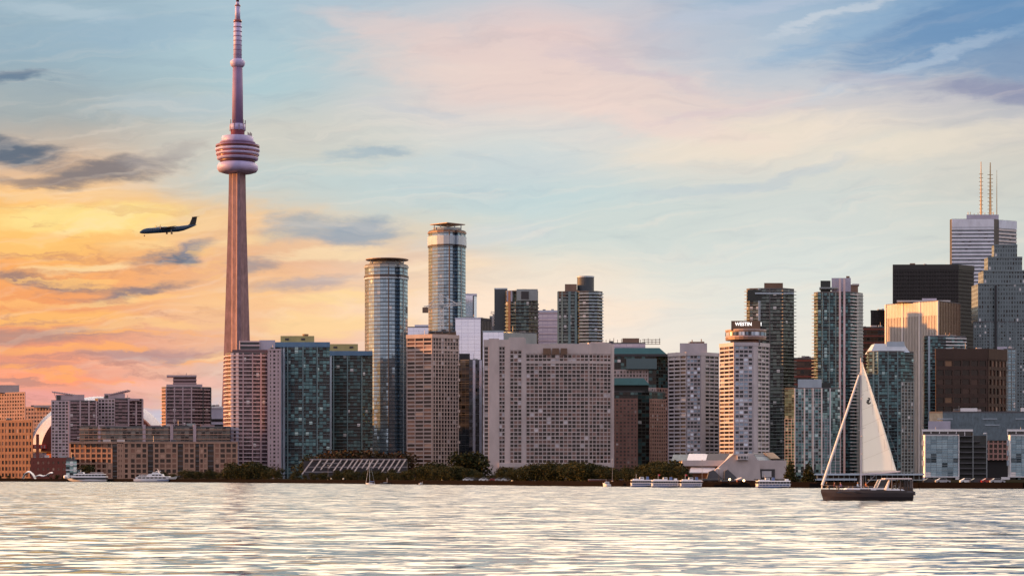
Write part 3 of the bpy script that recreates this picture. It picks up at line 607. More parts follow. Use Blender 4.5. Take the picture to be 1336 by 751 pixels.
mb = MB(); T.fbox(mb, 1, .05, T.frame(1)[3]-.05, .05, .4, T.z0, T.top-.5); T.add('side_wall', mb, M['slab_grey']); T.pbox('roof_edge', 629.7, 657.2, 431.4, 433.2, M['slab_blue'], -.7, 20); T.done()
T = Tower('condo_tower', 'dark green glass condo with grey box crown and slim teal fin tower', 2030, [(660,4),(664,0),(673,-2),(690,-2),(702,6)], 380, 52); T.core(M['g_green'], 2.6); T.slabs(M['slab_teal'], .2, .9, range(0,3), first=3); T.slabs(M['slab_dark'], .3, 1.0, [3], first=3)
T.pbox('crown', 661, 674, 379, 393, M['lavender'], -1, 18); T.pbox('crown', 674, 701.6, 377, 392, M['slab_grey'], -3.2, 26); T.pbox('vent', 680, 690, 380, 390, M['pier_dark'], -3.6, 1)
T.pbox('fin', 645, 662, 376.5, 470, M['g_blue'], 12, 14); T.pbox('fin_edge', 644.8, 662, 375.6, 377.4, M['slab_blue'], 11.6, 14); T.piers(1, (.1,), 2.2, 1.2, M['bronze']); T.done()
T = Tower('glass_tower', 'pinkish white panelled tower between dark green condo and rounded condo', 2200, [(701,0),(728,0)], 406, 48); T.core(M['g_pinkwhite'], 5); T.slabs(M['slab_white'], .3, .3, step=2); T.pbox('roof_edge', 701.5, 728.2, 404.6, 407, M['lavglass'], -.7, 20); T.done()
T = Tower('condo_tower', 'condo with rounded striped balconies and pale blue glass drum on its roof', 1960, [(728,0),(739,-1),(752,-1),(756,-3),(768,-4.5),(779,-3),(786,3)], 381, 56); T.core(M['g_green'], 2.6)
T.slabs(M['slab_blue'], .3, 1.2, range(3,6), name='balcony'); T.slabs(M['slab_grey'], .2, .6, range(0,2)); T.piers(0, (.02,.5), 1.4, .9, M['slab_teal']); T.piers(1, (.3,.95), 2.2, .9, M['slab_teal'])
T.disc('drum', 753, 775, 361.5, 381.5, M['g_blue'], 14, .8); T.disc('drum_cap', 752.6, 775.4, 360.4, 362.2, M['slab_blue'], 14, .8); T.pbox('penthouse', 737, 752.5, 370.5, 382, M['bronze'], 4, 16); T.pbox('roof_edge', 727.6, 752.4, 380, 388, M['brownmet'], -.9, 10); T.done()

# tower cranes
def crane(lab, D, mx, base, jy, x0, y0, x1, y1, cab):
    e = empty('tower_crane', (X(mx,D), D, Z(base,D)), lab, 'crane')
    def lat(name, a, b_, w_, m):
        mb = MB(); a = Vector(a); b_ = Vector(b_); n_ = max(4, int((b_-a).length/ (w_*1.3))); d = (b_-a).normalized(); u = Vector((0,1,0)); v = d.cross(u)
        cs = [u*w_/2+v*w_/2, u*w_/2-v*w_/2, -u*w_/2-v*w_/2, -u*w_/2+v*w_/2]
        for q in cs: mb.tube(a+q, b_+q, w_*.13, n=4)
        for i in range(n_):
            p, q = a+(b_-a)*i/n_, a+(b_-a)*(i+1)/n_
            for j in range(4): mb.tube(p+cs[j], q+cs[(j+1)%4], w_*.08, n=4)
        return link(name, mb.mesh(name, e.location), m, e)
    P = lambda x, y: (X(x,D), D, Z(y,D))
    lat('mast', P(mx,base), P(mx,jy), 3.0, M['whitesteel']); lat('jib', P(x0,y0), P(x1,y1), 2.0, M['whitesteel'])
    if cab:
        lat('tower_top', P(mx,jy), P(mx-2,jy-16), 2.0, M['whitesteel'])
        mb = MB(); mb.tube(P(mx-2,jy-16), P(x0+3,y0), .3); mb.tube(P(mx-2,jy-16), P(x1-6,y1), .3); link('tie_rod', mb.mesh('tie_rod', e.location), M['whitesteel'], e)
        x, y, z = P(mx,jy); mb = MB(); mb.box(x-1.8, x+1.8, D-1.6, D+1.6, z-1.2, z+1.6); link('cab', mb.mesh('cab', e.location), M['slab_grey'], e)
        x, y, z = P(x0+2,y0+1.5); mb = MB(); mb.box(x-2.5, x+2.5, D-2, D+2, z-3.5, z+1); link('counterweight', mb.mesh('counterweight', e.location), M['bronze'], e)
crane('white tower crane standing in front of the taller round tower', 1790, 576.5, 436, 400, 553, 401, 602, 396, True)
crane('small pale crane jib above the grey block behind the broad concrete slab', 2050, 645, 425, 409.5, 640, 407.5, 664, 412.5, False)
T = Tower('unfinished_building', 'brown unfinished building top with open floors, under the white crane', 1780, [(559,0),(595,0)], 433, 38, cat='building'); T.core(M['g_brown'], 4); T.slabs(M['brownmet'], .35, .6, last=4); T.piers(0, (.02,.25,.5,.75,.98), 1.0, .5, M['bronze'])
for x in (562,570,580,588): T.ptube('column', x, 433, x, 430, .4, M['brownmet'], 4)
T.done()
T = Tower('dark_glass_tower', 'dark mirror glass tower in the gap right of the beige lattice tower', 1740, [(597,4),(612,0),(628,3)], 470, 34); T.core(M['g_darkref'], 4); T.pbox('upper_block', 599, 613, 461, 471, M['g_darkref'], 3, 20); T.piers(1, (.4,.93), 2.2, .3, M['lavglass']); T.slabs(M['slab_dark'], .12, .25, step=3); T.done()

# ------------------------------------------------------------------ beige lattice tower and the broad concrete slab
T = Tower('apartment_tower', 'beige lattice apartment tower with wide windows left and narrow windows right', 1610, [(531,9),(564,0),(598,12)], 440, 36); T.core(M['w_warm'], name='core')
T.grid(0, 3, M['conc_beige'], M['w_warm'], .08, .34, .7, cap=50); T.grid(1, 9, M['conc_beige'], M['w_dark'], .24, .24, .7, cap=50)
mb = MB()
for i in range(2): T.fbox(mb, i, -.4, T.frame(i)[3]+.4, -.3, .95+.01*i, T.top-.3, T.top+2.6-.01*i)
for i in range(2): T.fbox(mb, i, -.2, T.frame(i)[3]+.2, -.3, .9+.01*i, T.top-3.35*T.h, T.top-2.85*T.h-.01*i)
T.add('parapet', mb, M['conc_beige']); T.pbox('penthouse', 552, 585, 436, 440, M['conc_beige'], 12, 12)
mb = MB()
for j in range(8):
    L = T.frame(1)[3]; T.fbox(mb, 1, L-1.2, L+.9, .1, 1.2, T.top-(4*j+7)*T.h, T.top-(4*j+6.4)*T.h)
T.add('corner_balcony', mb, M['conc_beige']); T.done()
fs = [(631,-.4),(638,-.5),(651,-.7),(659,-.8),(665,-.9),(681,-1),(686,-1),(768,-.6),(797,4),(800.5,5)]
T = Tower('apartment_slab', 'broad grey concrete apartment slab with dense window grid and blank wall strips', 1500, fs, 452, 34, 40, cat='apartments')
T.core(M['w_mixed'], name='core')
for i, nb in enumerate((1, 0, 2, 0, 3, 0, 15, 6, 0)):
    if nb == 0: T.blank(i, M['conc_grey'], .85)
    else: T.grid(i, nb, M['conc_grey'], M['w_mixed'] if i != 0 else M['w_dark'],   .17, .26, .55, r0=2 if i in (6,7) else 1 if i == 4 else 0, cap={0:0, 2:20, 4:26, 6:45, 7:20}[i])
mb = MB()
for i, (a, b_) in {0:(443,452),1:(441.5,452),2:(443,452),3:(443,452),4:(440,456.5),5:(441,452),6:(448.5,461.2),7:(447,461.2),8:(448.5,452)}.items():
    T.fbox(mb, i, -.05, T.frame(i)[3]+.05, -3, .7+.01*i, Z(b_, T.D), Z(a, T.D))
T.add('parapet', mb, M['conc_grey'])
T.pbox('penthouse', 664, 684, 439.8, 446, M['conc_grey'], 6, 14); T.pbox('penthouse', 771, 789, 446, 450, M['conc_grey'], 8, 12)
for a, b_ in ((708.5,718.5),(720.5,729.5),(731.5,740)): T.pbox('roof_opening', a, b_, 454, 462, M['brownmet'], -4.25, 1)
mb = MB()
for i in (6, 7): T.fbox(mb, i, -.02, T.frame(i)[3]+.02, -.2, .75+.01*i, Z(474.5, T.D)+.02*i, Z(470.6, T.D))
T.add('blank_band', mb, M['conc_grey'])
T.pbox('plinth', 651, 801, 604, 609, M['conc_grey'], -3, 38); T.done()

# ------------------------------------------------------------------ teal roofed offices
T = Tower('office_block', 'lavender block with roof scaffolding rods behind the green roofed offices', 1950, [(784,0),(842,0)], 448, 30); T.core(M['g_pinkwhite'], 6); T.pbox('scaffold', 812, 834, 441, 449, M['bronze'], 3, 12)
mb = MB(); Dd = 1952
for x in range(786, 864, 5): mb.tube((X(x,Dd), Dd+4, Z(448,Dd)), (X(x,Dd), Dd+4, Z(440.5+(x%3),Dd)), .35, n=4)
for y in (442.5, 445.5, 448.2): mb.tube((X(838,Dd), Dd+4, Z(y,Dd)), (X(862,Dd), Dd+4, Z(y,Dd)), .35, n=4)
T.add('roof_rod', mb, M['bronze']); T.done()
def hip(T, x0, x1, y0, y1, ins, m, off, dep):
    D_ = T.D+off; a = [(X(x0,D_),D_),(X(x1,D_),D_),(X(x1,D_),D_+dep),(X(x0,D_),D_+dep)]; q = X(PX0+ins,D_)
    b_ = [(a[0][0]+q,a[0][1]+q),(a[1][0]-q,a[1][1]+q),(a[2][0]-q,a[2][1]-q),(a[3][0]+q,a[3][1]-q)]
    mb = MB(); mb.hexa([(x,y,Z(y1,D_)) for x,y in a]+[(x,y,Z(y0,D_)) for x,y in b_]); T.add('hip_roof', mb, m)
T = Tower('office_tower', 'taller brown office with green copper hipped roof behind shorter green roofed one', 1720, [(796,0),(846,0),(856,2),(874,14)], 464, 34)
T.core(M['g_tealdark'], 3); T.grid(0, 12, M['conc_pink'], M['w_dark'], .38, .4, r0=4, r1=12, cap=60); T.grid(1, 3, M['conc_pink'], M['w_dark'], .38, .4, r0=9, cap=40); T.grid(2, 5, M['brown_red'], M['w_dark'], .3, .4, r0=9, cap=0)
hip(T, 794, 870, 453, 462, 9, M['teal_roof'], -2, 36); T.pbox('eaves', 794, 871, 461.4, 464.6, M['pier_dark'], -2.4, 38); T.pbox('sun_room', 817, 857, 467.5, 481, M['g_tealwhite'], -4, 8); T.done()
T = Tower('office_tower', 'shorter red brown office with green copper roof and dark glass corner', 1560, [(793,0),(832,0),(847,5),(868,18)], 511, 24)
T.core(M['g_tealdark'], 3); T.grid(0, 8, M['brown_red'], M['w_dark'], .42, .45, r0=2, cap=60); T.grid(2, 7, M['brown_red'], M['w_dark'], .35, .45, r0=2, cap=40); T.pbox('attic', 793, 846, 501, 512, M['g_tealdark'], 3, 26)
hip(T, 790, 848, 492.5, 502, 8, M['teal_roof'], 1, 30); T.done()

# ------------------------------------------------------------------ the two octagonal harbour towers
def harbour_tower(lab, D, fr, top, n, pent):
    T = Tower('hotel_tower', lab, D, fr, top, n, 30); T.core(M['w_dark'], name='core')
    T.grid(0, 3, M['conc_west'], M['w_dark'], .07, .40, .8, cap=30); T.grid(1, 4, M['conc_west'], M['w_blue'], .16, .36, .5, cap=50); T.blank(2, M['conc_west'], .8); T.grid(3, 3, M['conc_west'], M['w_dark'], .08, .40, .8, cap=20)
    mb = MB()
    for i in range(4): T.fbox(mb, i, -.3, T.frame(i)[3]+.3, -.3, .95+.01*i, T.top-.35, T.top+2.2-.01*i)
    T.add('parapet', mb, M['conc_west'])
    if pent: T.pbox('penthouse', *pent, M['conc_west'], 6, 16)
    return T
T = harbour_tower('grey octagonal slab tower with bare concrete roof box and aerials', 1500, [(872.5,12),(896,0),(914,0),(919,2),(937,13)], 463, 32, (887,922.5,447.5,463.5))
for x, y in ((903,443),(908,445.5),(915,442),(917,445),(899,446)): T.ptube('aerial', x, 448, x, y, .35, M['bronze'], 8)
T.pbox('roof_plant', 900, 919, 445.5, 448, M['brownmet'], 9, 6); T.done()
T = harbour_tower('hotel tower with orange sunlit left face and round rooftop restaurant', 1430, [(940,17),(958.5,0),(982,0),(987.5,2),(1002.5,14)], 450.5, 33, None)
T.pbox('neck', 953, 992, 443.5, 451.5, M['brownmet'], 5, 18)
rd = T.disc('restaurant', 946.5, 999.5, 431.5, 443.8, M['bronze'], 14, .95)
D_ = T.D+14; rr = (X(999.5,D_)-X(946.5,D_))/2*1.004; ccx = (X(999.5,D_)+X(946.5,D_))/2; mb = MB()
for j in range(36):
    a = math.pi+math.pi*(j+.5)/36; c_ = Vector((ccx+rr*math.cos(a), D_+rr*.95*math.sin(a))); d = Vector((-math.sin(a), .95*math.cos(a))).normalized(); nn = Vector((d.y,-d.x)); p = [c_-d*.85+nn*.06, c_+d*.85+nn*.06, c_+d*.85-nn*.2, c_-d*.85-nn*.2]
    mb.hexa([(q.x,q.y,Z(438.6,D_)) for q in p]+[(q.x,q.y,Z(434,D_)) for q in p])
T.add('restaurant_window', mb, M['w_blue'], rd)
T.disc('restaurant_rim', 946, 1000, 430.4, 431.9, M['conc_pink'], 14, .95, rd); T.disc('restaurant_rim', 946.2, 999.8, 439.2, 440.4, M['conc_mauve'], 14, .955, rd)
sb = T.pbox('sign_box', 954, 992, 418.3, 431, M['brownmet'], 4, 20)
def lettering(word, D, x0, x1, y0, y1, m, parent, base, off=.1, name='lettering', rz=0, at=None):
    cu = bpy.data.curves.new(name, 'FONT'); cu.body = word; cu.extrude = .05; cu.offset = .012
    tmp = bpy.data.objects.new(name, cu); COL.objects.link(tmp); bpy.context.view_layer.update()
    me = bpy.data.meshes.new_from_object(tmp.evaluated_get(bpy.context.evaluated_depsgraph_get())); bpy.data.objects.remove(tmp)
    xs = [v.co.x for v in me.vertices]; ys = [v.co.y for v in me.vertices]
    sx = (X(x1,D)-X(x0,D))/(max(xs)-min(xs)); sy = (Z(y0,D)-Z(y1,D))/(max(ys)-min(ys))
    for v in me.vertices: v.co = ((v.co.x-min(xs))*sx, -v.co.z*3-off, (v.co.y-min(ys))*sy)
    o = link(name, me, m, parent, (X(x0,D)-base[0], D-base[1], Z(y1,D)-base[2])); o.rotation_euler.z = rz
    return o
lit, t, b = mat("lit_white_letters"); b.inputs['Emission Color'].default_value = (1,.98,.95,1); b.inputs['Emission Strength'].default_value = .9
lettering('WESTIN', T.D+4, 959, 980.5, 420.2, 424.8, lit, sb, T.base, .25)
o = lettering('W', T.D+4, 992.3, 996.5, 420.2, 424.8, lit, sb, T.base, .25, rz=R(78))
T.pbox('sign_post', 990, 991.5, 443, 450, M['slab_dark'], 2, 3); T.done()
T = Tower('office_block', 'dark reddish block in the gap between the two octagonal hotel towers', 1850, [(922,0),(945,0)], 509, 24); T.core(M['g_brown'], 3); T.slabs(M['brown_red'], .3, .3); T.done()

# ------------------------------------------------------------------ right hand condos
T = Tower('condo_tower', 'dark green condo with thin floor lines behind the orange lit hotel', 1720, [(974,6),(978,2),(990,0),(1022,-1),(1036,7)], 377, 54); T.core(M['g_green'], 2.8)
T.slabs(M['slab_grey'], .14, .7, [1,2]); T.slabs(M['slab_grey'], .17, 1.3, [3], name='balcony', ext=1.2); T.slabs(M['slab_grey'], .14, 1.2, [0], name='balcony', ext=1.5)
T.piers(2, (.0,.03), 1.2, .8, M['slab_blue']); T.piers(2, (.45,.98), .8, .75, M['slab_dark'])
T.pbox('penthouse', 997, 1021.5, 369, 381, M['brownmet'], 5, 16); T.pbox('penthouse', 975, 994, 378, 392, M['g_tealdark'], -.9, 10); T.pbox('roof_slab', 985, 1036, 381.5, 383.3, M['slab_blue'], -1.5, 20); T.done()
T = Tower('office_block', 'low dark maroon block between two green condos', 2050, [(1034,0),(1064,0)], 467.5, 30); T.core(M['g_brown'], 4); T.slabs(M['brick'], .4, .3, step=2); T.pbox('penthouse', 1041, 1056, 466, 468, M['brick'], 4, 10); T.done()
T = Tower('condo_tower', 'blue green condo with pale central fin and bright zigzag balcony stack', 1660, [(1062,5),(1067,0),(1091,-1),(1102.5,-2),(1109.5,-2),(1117.5,3),(1125.5,12)], 382, 54)
T.core(M['g_teal'], 2.4); T.slabs(M['slab_teal'], .14, .6, [1,2,3]); T.slabs(M['slab_grey'], .16, 1.3, [0], name='balcony', ext=1.2); T.slabs(M['goldtop'], .30, 1.7, [4], name='balcony'); T.blank(5, M['slab_grey'], .3); T.slabs(M['slab_grey'], .14, .8, [5], name='balcony')
T.piers(2, (.42, .92), 1.6, 1.6, M['lavender'], 'fin', z1=Z(364,1660)); T.piers(1, (.25,.62,.97), .8, .75, M['slab_teal'])
T.pbox('penthouse', 1085, 1110, 362.5, 383, M['lavender'], 3, 14); T.pbox('penthouse', 1104, 1108.5, 360, 364, M['brownmet'], 8, 5); T.pbox('penthouse', 1070.5, 1083.5, 366, 382.5, M['g_tealdark'], 1, 12); T.pbox('penthouse', 1109, 1119.5, 371, 383, M['bronze'], 4, 12); T.pbox('roof_slab', 1069, 1093, 374.5, 376.5, M['slab_grey'], -1.6, 14); T.pbox('roof_slab', 1112, 1121, 370, 371.6, M['goldtop'], 3, 14); T.done()
T = Tower('office_tower', 'black slab top in the gap left of the pale golden tower', 2350, [(1136,0),(1160,0)], 405.5, 50); T.core(M['g_black'], 4); T.pbox('roof_edge', 1135.7, 1160, 404.5, 406, M['black'], -.6, 20); T.done()
T = Tower('office_block', 'dark maroon block below the black slab left of golden tower', 2200, [(1120,0),(1160,0)], 427, 44); T.core(M['g_brown'], 4); T.slabs(M['brick'], .4, .4, step=2, last=20); T.pbox('penthouse', 1124, 1130, 425.4, 427.4, M['brick'], 4, 10); T.done()
T = Tower('condo_tower', 'teal condo with chamfered blue roof behind the sail of the yacht', 1530, [(1131,7),(1134,2),(1146,-1),(1171,-1),(1175,0),(1192,9)], 459, 38); T.core(M['g_teal'], 2.4)
T.slabs(M['slab_teal'], .16, .7, [0,1,2,3]); T.grid(4, 4, M['slab_grey'], M['w_dark'], .2, .22, .6, r0=9, cap=60); T.slabs(M['slab_teal'], .16, .7, [4], last=9); T.piers(2, (0,.5,1), .8, .8, M['slab_teal']); T.piers(1, (.5,), 1.2, .8, M['slab_teal'])
D_ = T.D+2; mb = MB(); a = [(X(1136,D_),D_),(X(1187,D_),D_),(X(1187,D_),D_+26),(X(1136,D_),D_+26)]; c_ = [(X(1143,D_),D_+6),(X(1181,D_),D_+6),(X(1181,D_),D_+20),(X(1143,D_),D_+20)]
mb.hexa([(x,y,Z(459.5,D_)) for x,y in a]+[(x,y,Z(447.5,D_)) for x,y in c_]); T.add('chamfered_roof', mb, M['slab_blue']); T.pbox('penthouse', 1157, 1180, 445.5, 452, M['slab_blue'], 6, 12); T.done()
T = Tower('condo_block', 'teal glass condo with bright white grid frames left of the yacht', 1490, [(1024,3),(1037,0),(1072,-1),(1083,0),(1096,5)], 507, 30, 30); T.core(M['g_tealwhite'], 2.2)
T.slabs(M['slab_teal'], .16, .5, [0], last=10); T.slabs(M['slab_teal'], .16, .5, [2,3], name='floor_slab', last=30, first=2)
T.grid(1, 8, M['offwhite'], M['w_teal'], .09, .13, .5, r1=25, cap=60); T.grid(0, 3, M['offwhite'], M['w_teal'], .09, .13, .5, r0=10, r1=25, cap=20); T.grid(2, 3, M['offwhite'], M['w_teal'], .09, .13, .5, r0=10, r1=30, cap=20); T.grid(3, 2, M['offwhite'], M['w_teal'], .12, .15, .5, r0=20, r1=30, cap=0)
T.piers(1, (.0,.36,.68,1), .9, .8, M['white']); T.piers(2, (.98,), .8, .8, M['white'])
T.pbox('penthouse', 1041, 1072, 494.5, 508, M['slab_blue'], 5, 14); T.pbox('penthouse', 1072, 1084, 499, 508, M['g_tealdark'], 7, 12); T.done()

# ------------------------------------------------------------------ financial district
T = Tower('golden_office_tower', 'pale golden office tower with fine vertical ribs glowing in the sunset', 1950, [(1156,44),(1224,0),(1253,30)], 393, 40, 70); T.core(M['g_gold'], 3); T.fields.clear()
L0 = T.frame(0)[3]; T.piers(0, [(j+.5)/34 for j in range(34)], L0/34*.5, .9, M['goldfin'], 'rib'); T.piers(0, (0.004,.33,.66,.995), 1.7, 1.3, M['goldtop']); T.piers(1, [(j+.5)/14 for j in range(14)], .5, .5, M['brownmet'], 'rib')
mb = MB(); T.fbox(mb, 0, .1, L0-.1, -.2, .75, T.top-13, T.top-.2); T.add('crown_band', mb, M['goldfin']); T.pbox('roof_edge', 1170, 1240, 391.5, 393.5, M['goldtop'], 20, 25); T.pbox('penthouse', 1203, 1222, 389, 393.2, M['lavender'], 25, 12); T.done()
T = Tower('black_office_tower', 'broad black steel office slab behind the golden tower', 2300, [(1165,0),(1250,-2),(1270.5,16)], 346, 56, 40); T.core(M['g_black'], 2.4)
T.slabs(M['black'], .3, .4, last=30); T.piers(0, [j/24 for j in range(25)], .6, .7, M['black'], 'mullion'); T.pbox('roof_box', 1187, 1194, 343.3, 347, M['bronze'], 6, 8); mb = MB()
for i in range(2): T.fbox(mb, i, -.1, T.frame(i)[3]+.1, -.2, .85+.01*i, T.top-5, T.top+.8-.01*i)
T.add('crown_band', mb, M['black']); T.done()
T = Tower('white_office_tower', 'white banded skyscraper with roof masts rising above the black slab', 2550, [(1239.5,6),(1242,0),(1296.5,-2),(1303,8),(1326,22)], 286.5, 70, 60)
T.core(M['g_bluedark'], 4); T.slabs(M['panel'], .60, .6, [1], last=70); T.slabs(M['goldtop'], .55, .6, [3], last=40); T.blank(0, M['pier_dark'], .3); T.blank(2, M['pier_dark'], .3)
mb = MB()
for i in (1, 3): T.fbox(mb, i, -.2, T.frame(i)[3]+.2, -.2, .8, T.top-9.5, T.top+.6)
T.add('crown_band', mb, M['panel']); T.pbox('penthouse', 1261, 1303, 280, 287, M['lavender'], 12, 30)
for x, y, r in ((1280,211,1.3),(1292,212,1.7),(1300.5,222,.6)):
    o = T.ptube('roof_mast', x, 281, x, y, r, M['gold'], 20, r1=r*.35); D_ = T.D+20; mb = MB()
    for yy in range(int(y)+16, 280, 5): mb.tube((X(x,D_)-r*2,D_,Z(yy,D_)), (X(x,D_)+r*2,D_,Z(yy,D_)), .45, n=4)
    if r > 1: T.add('crossbar', mb, M['gold'], o)
for x in (1263,1266,1271,1276,1285,1296): T.ptube('aerial', x, 281, x, 276.5+x%3, .4, M['gold'], 14)
T.done()
T = Tower('stepped_office_tower', 'grey green stone skyscraper stepping up to a notched top at the right edge', 1990, [(1270,4),(1283,0),(1333,0),(1352,4)], 420, 50, 40); T.core(M['g_grey'], 2.6)
for x0, x1, y0, y1, o_ in ((1276,1346,370,421,3),(1283,1340,353,371,6),(1289,1333.5,335.5,354,9),(1297,1327,319.5,336.5,12)):
    D_ = T.D+o_; mb = MB(); z0_, z1_ = Z(y1,D_), Z(y0,D_); a, b_ = X(x0,D_), X(x1,D_); n_ = round((b_-a)/2.6); m_ = max(1, round((z1_-z0_)/4)); d_ = 34-2*o_
    for p, q, nb in (((a,D_),(b_,D_),n_), ((b_,D_),(b_,D_+d_),10), ((b_,D_+d_),(a,D_+d_),n_), ((a,D_+d_),(a,D_),10)): mb.poly([(p[0],p[1],z0_),(q[0],q[1],z0_),(q[0],q[1],z1_),(p[0],p[1],z1_)], [(0,0),(nb,0),(nb,m_),(0,m_)])
    mb.poly([(a,D_,z1_),(b_,D_,z1_),(b_,D_+d_,z1_),(a,D_+d_,z1_)]); T.add('upper_block', mb, M['g_grey'])
    T.pbox('ledge', x0-.3, x1+.3, y0-.8, y0+1.2, M['stone'], o_-.5, d_+1)
T.pbox('window_strip', 1297.5, 1300.5, 372, 520, M['g_darkref'], -1.1, 1.4); T.piers(1, (.18,.4,.62,.85), 1.3, .5, M['stone']); T.done()
T = Tower('condo_tower', 'slim teal condo with white framed upper floors behind the brown office', 1700, [(1205.5,3),(1209,0),(1234,0),(1260,4)], 439, 42); T.core(M['g_teal'], 2.4); T.slabs(M['slab_teal'], .18, .7, [0,1]); T.slabs(M['white'], .3, 1.2, [2], last=6, name='balcony'); T.pbox('penthouse', 1213, 1236, 437, 441, M['slab_white'], 2, 12); T.pbox('penthouse', 1236, 1254, 438.5, 440.5, M['slab_white'], 3, 12); T.piers(1, (.12,), 1.6, .9, M['slab_blue']); T.ptube('mast', 1239, 439, 1239, 434, .4, M['bronze'], 5); T.done()
T = Tower('office_block', 'blocky dark brown office with deep square windows, right ones tinted with sunset glow', 1600, [(1220.5,-.6),(1288,0),(1312,16)], 456, 14, 40); T.core(M['g_brown'], 4)
T.grid(0, 6, M['brownpink'] if 0 else plain("dark_brown_precast", (.065,.037,.028), .8), M['w_brown'], .18, .42, 1.2, r0=1, cap=70); T.grid(1, 5, bpy.data.materials['dark_brown_precast'], M['w_warm'], .3, .36, 1.0, r0=1, cap=30)  # right face panes tinted warm to stand for a sunset reflection
mb = MB()
for i in range(2): T.fbox(mb, i, -.3, T.frame(i)[3]+.3, -.3, 1.4+.01*i, T.top-1.05*T.h, T.top+.8-.01*i)
T.add('parapet', mb, bpy.data.materials['dark_brown_precast']); T.pbox('roof_box', 1244, 1258, 454.2, 456, M['black'], 8, 10); T.done()
T = Tower('glass_block', 'slim pale grey gridded glass block right of the dark brown office', 1660, [(1309,0),(1325.5,0)], 456, 22); T.core(M['g_pier'], 2.2); T.slabs(M['slab_grey'], .2, .5); T.piers(0, (.02,.34,.66,.98), .5, .55, M['slab_grey']); T.pbox('roof_slab', 1301, 1314, 452, 456.5, M['lavender'], 3, 10); T.done()
T = Tower('market_building', 'long grey tiled block on dark legs behind the glass harbour block', 1420, [(1212.5,4),(1230,0),(1360,0)], 538, 4, 40, cat='building', bot=574); T.core(M['greytile'], name='tiled_wall')
for a, b_, y in ((1223,1243,545.5),(1282,1301,545.5),(1285,1304,553.5),(1325,1336,545.5)): T.pbox('clerestory', a, b_, y, y+1, M['slab_blue'], -.5, 1)
T.pbox('lower_storey', 1211, 1240, 549, 562, M['lavender'], -3, 12); T.pbox('dark_storey', 1240, 1362, 562, 626, M['g_black'], 3, 34)
wf = T.pbox('office_front', 1284, 1320, 562.5, 600, M['w_brown'], 1, 3)
mb = MB(); D_ = T.D+.6
for j in range(7): mb.box(X(1284+6*j,D_)-.5, X(1284+6*j,D_)+.5, D_, D_+.9, Z(600,D_), Z(562.5,D_))
for j in range(6): mb.box(X(1284,D_), X(1320,D_), D_+.1, D_+.88, Z(566+6.6*j,D_), Z(564.2+6.6*j,D_))
T.add('window_frame', mb, M['brown_red'], wf)
T.pbox('roof_box', 1253, 1275, 532, 538.5, M['white'], 5, 10); T.pbox('roof_box', 1243, 1252, 535.5, 538.5, M['bronze'], 6, 6); T.pbox('roof_box', 1332, 1345, 531.5, 538.5, M['white'], 5, 10); T.done()
for (x0, lab) in ((1203, 'glass harbour block in white frame with dark stepped terraces at its side'), (1314, 'glass harbour block in white frame cut by the right edge')):
    D_ = 1180; T = Tower('harbour_block', lab, D_, [(x0+4,0),(x0+47.5,0)], 567.5, 9, 26, cat='apartments', bot=621.5); T.core(M['g_pier'], 3.0); T.slabs(M['slab_grey'], .08, .12)
    mb = MB(); 
    for a, b_, y0, y1 in ((x0+3.2,x0+4.2,566.8,622),(x0+47,x0+48,566.8,622)): mb.box(X(a,D_), X(b_,D_), D_-1.4, D_+4, Z(y1,D_), Z(y0,D_))
    mb.box(X(x0+3.3,D_), X(x0+47.9,D_), D_-1.3, D_+4.1, Z(568.2,D_), Z(567,D_)); mb.box(X(x0+3.3,D_), X(x0+47.9,D_), D_-1.3, D_+4.1, Z(622.2,D_), Z(620.8,D_)); T.add('white_frame', mb, M['white'])
    pf = T.pbox('roof_pavilion', x0, x0+66, 560, 568, M['glassd'], 5, 22); T.pbox('roof_slab', x0-.3, x0+66.5, 559.6, 562.4, M['white'], 4.4, 24, pf)
    for j in range(6): T.pbox('post', x0+.2+11*j, x0+1.2+11*j, 562, 568.4, M['white'], 4.7, 1, pf)
    for j in range(3): T.pbox('balcony', x0-.4, x0+4.2, 574+13*j, 581+13*j, M['slab_blue'], 2, 8)
    for a, b_ in ((x0-7.6,x0+3.6),(x0+43.5,x0+48.6)): T.pbox('leg', a, b_, 621.8, 633.2, M['white'], -.9, 6)
    for a in (x0+14, x0+29): T.pbox('leg', a, a+3.6, 621.8, 633.2, M['slab_teal'], .4, 4)
    T.pbox('lobby', x0+4, x0+47.5, 621.4, 633.2, M['glassd'], 3, 18)
    if x0 == 1203:
        tb = T.pbox('terrace_wing', x0+48, x0+85, 568, 632, M['g_green'], 6, 18)
        for j in range(9): T.pbox('terrace_slab', x0+48.3, x0+85-max(0,2-j)*9, 568+7*j, 569.2+7*j, M['slab_dark'], 3.2, 8, tb)
        for x in (x0+66, x0+84): T.pbox('column', x, x+1, 564.5, 625, M['slab_grey'], 3, 1, tb)
        T.pbox('roof_corner', x0+80, x0+85, 564, 565.6, M['white'], 3, 5, tb)
    T.done()
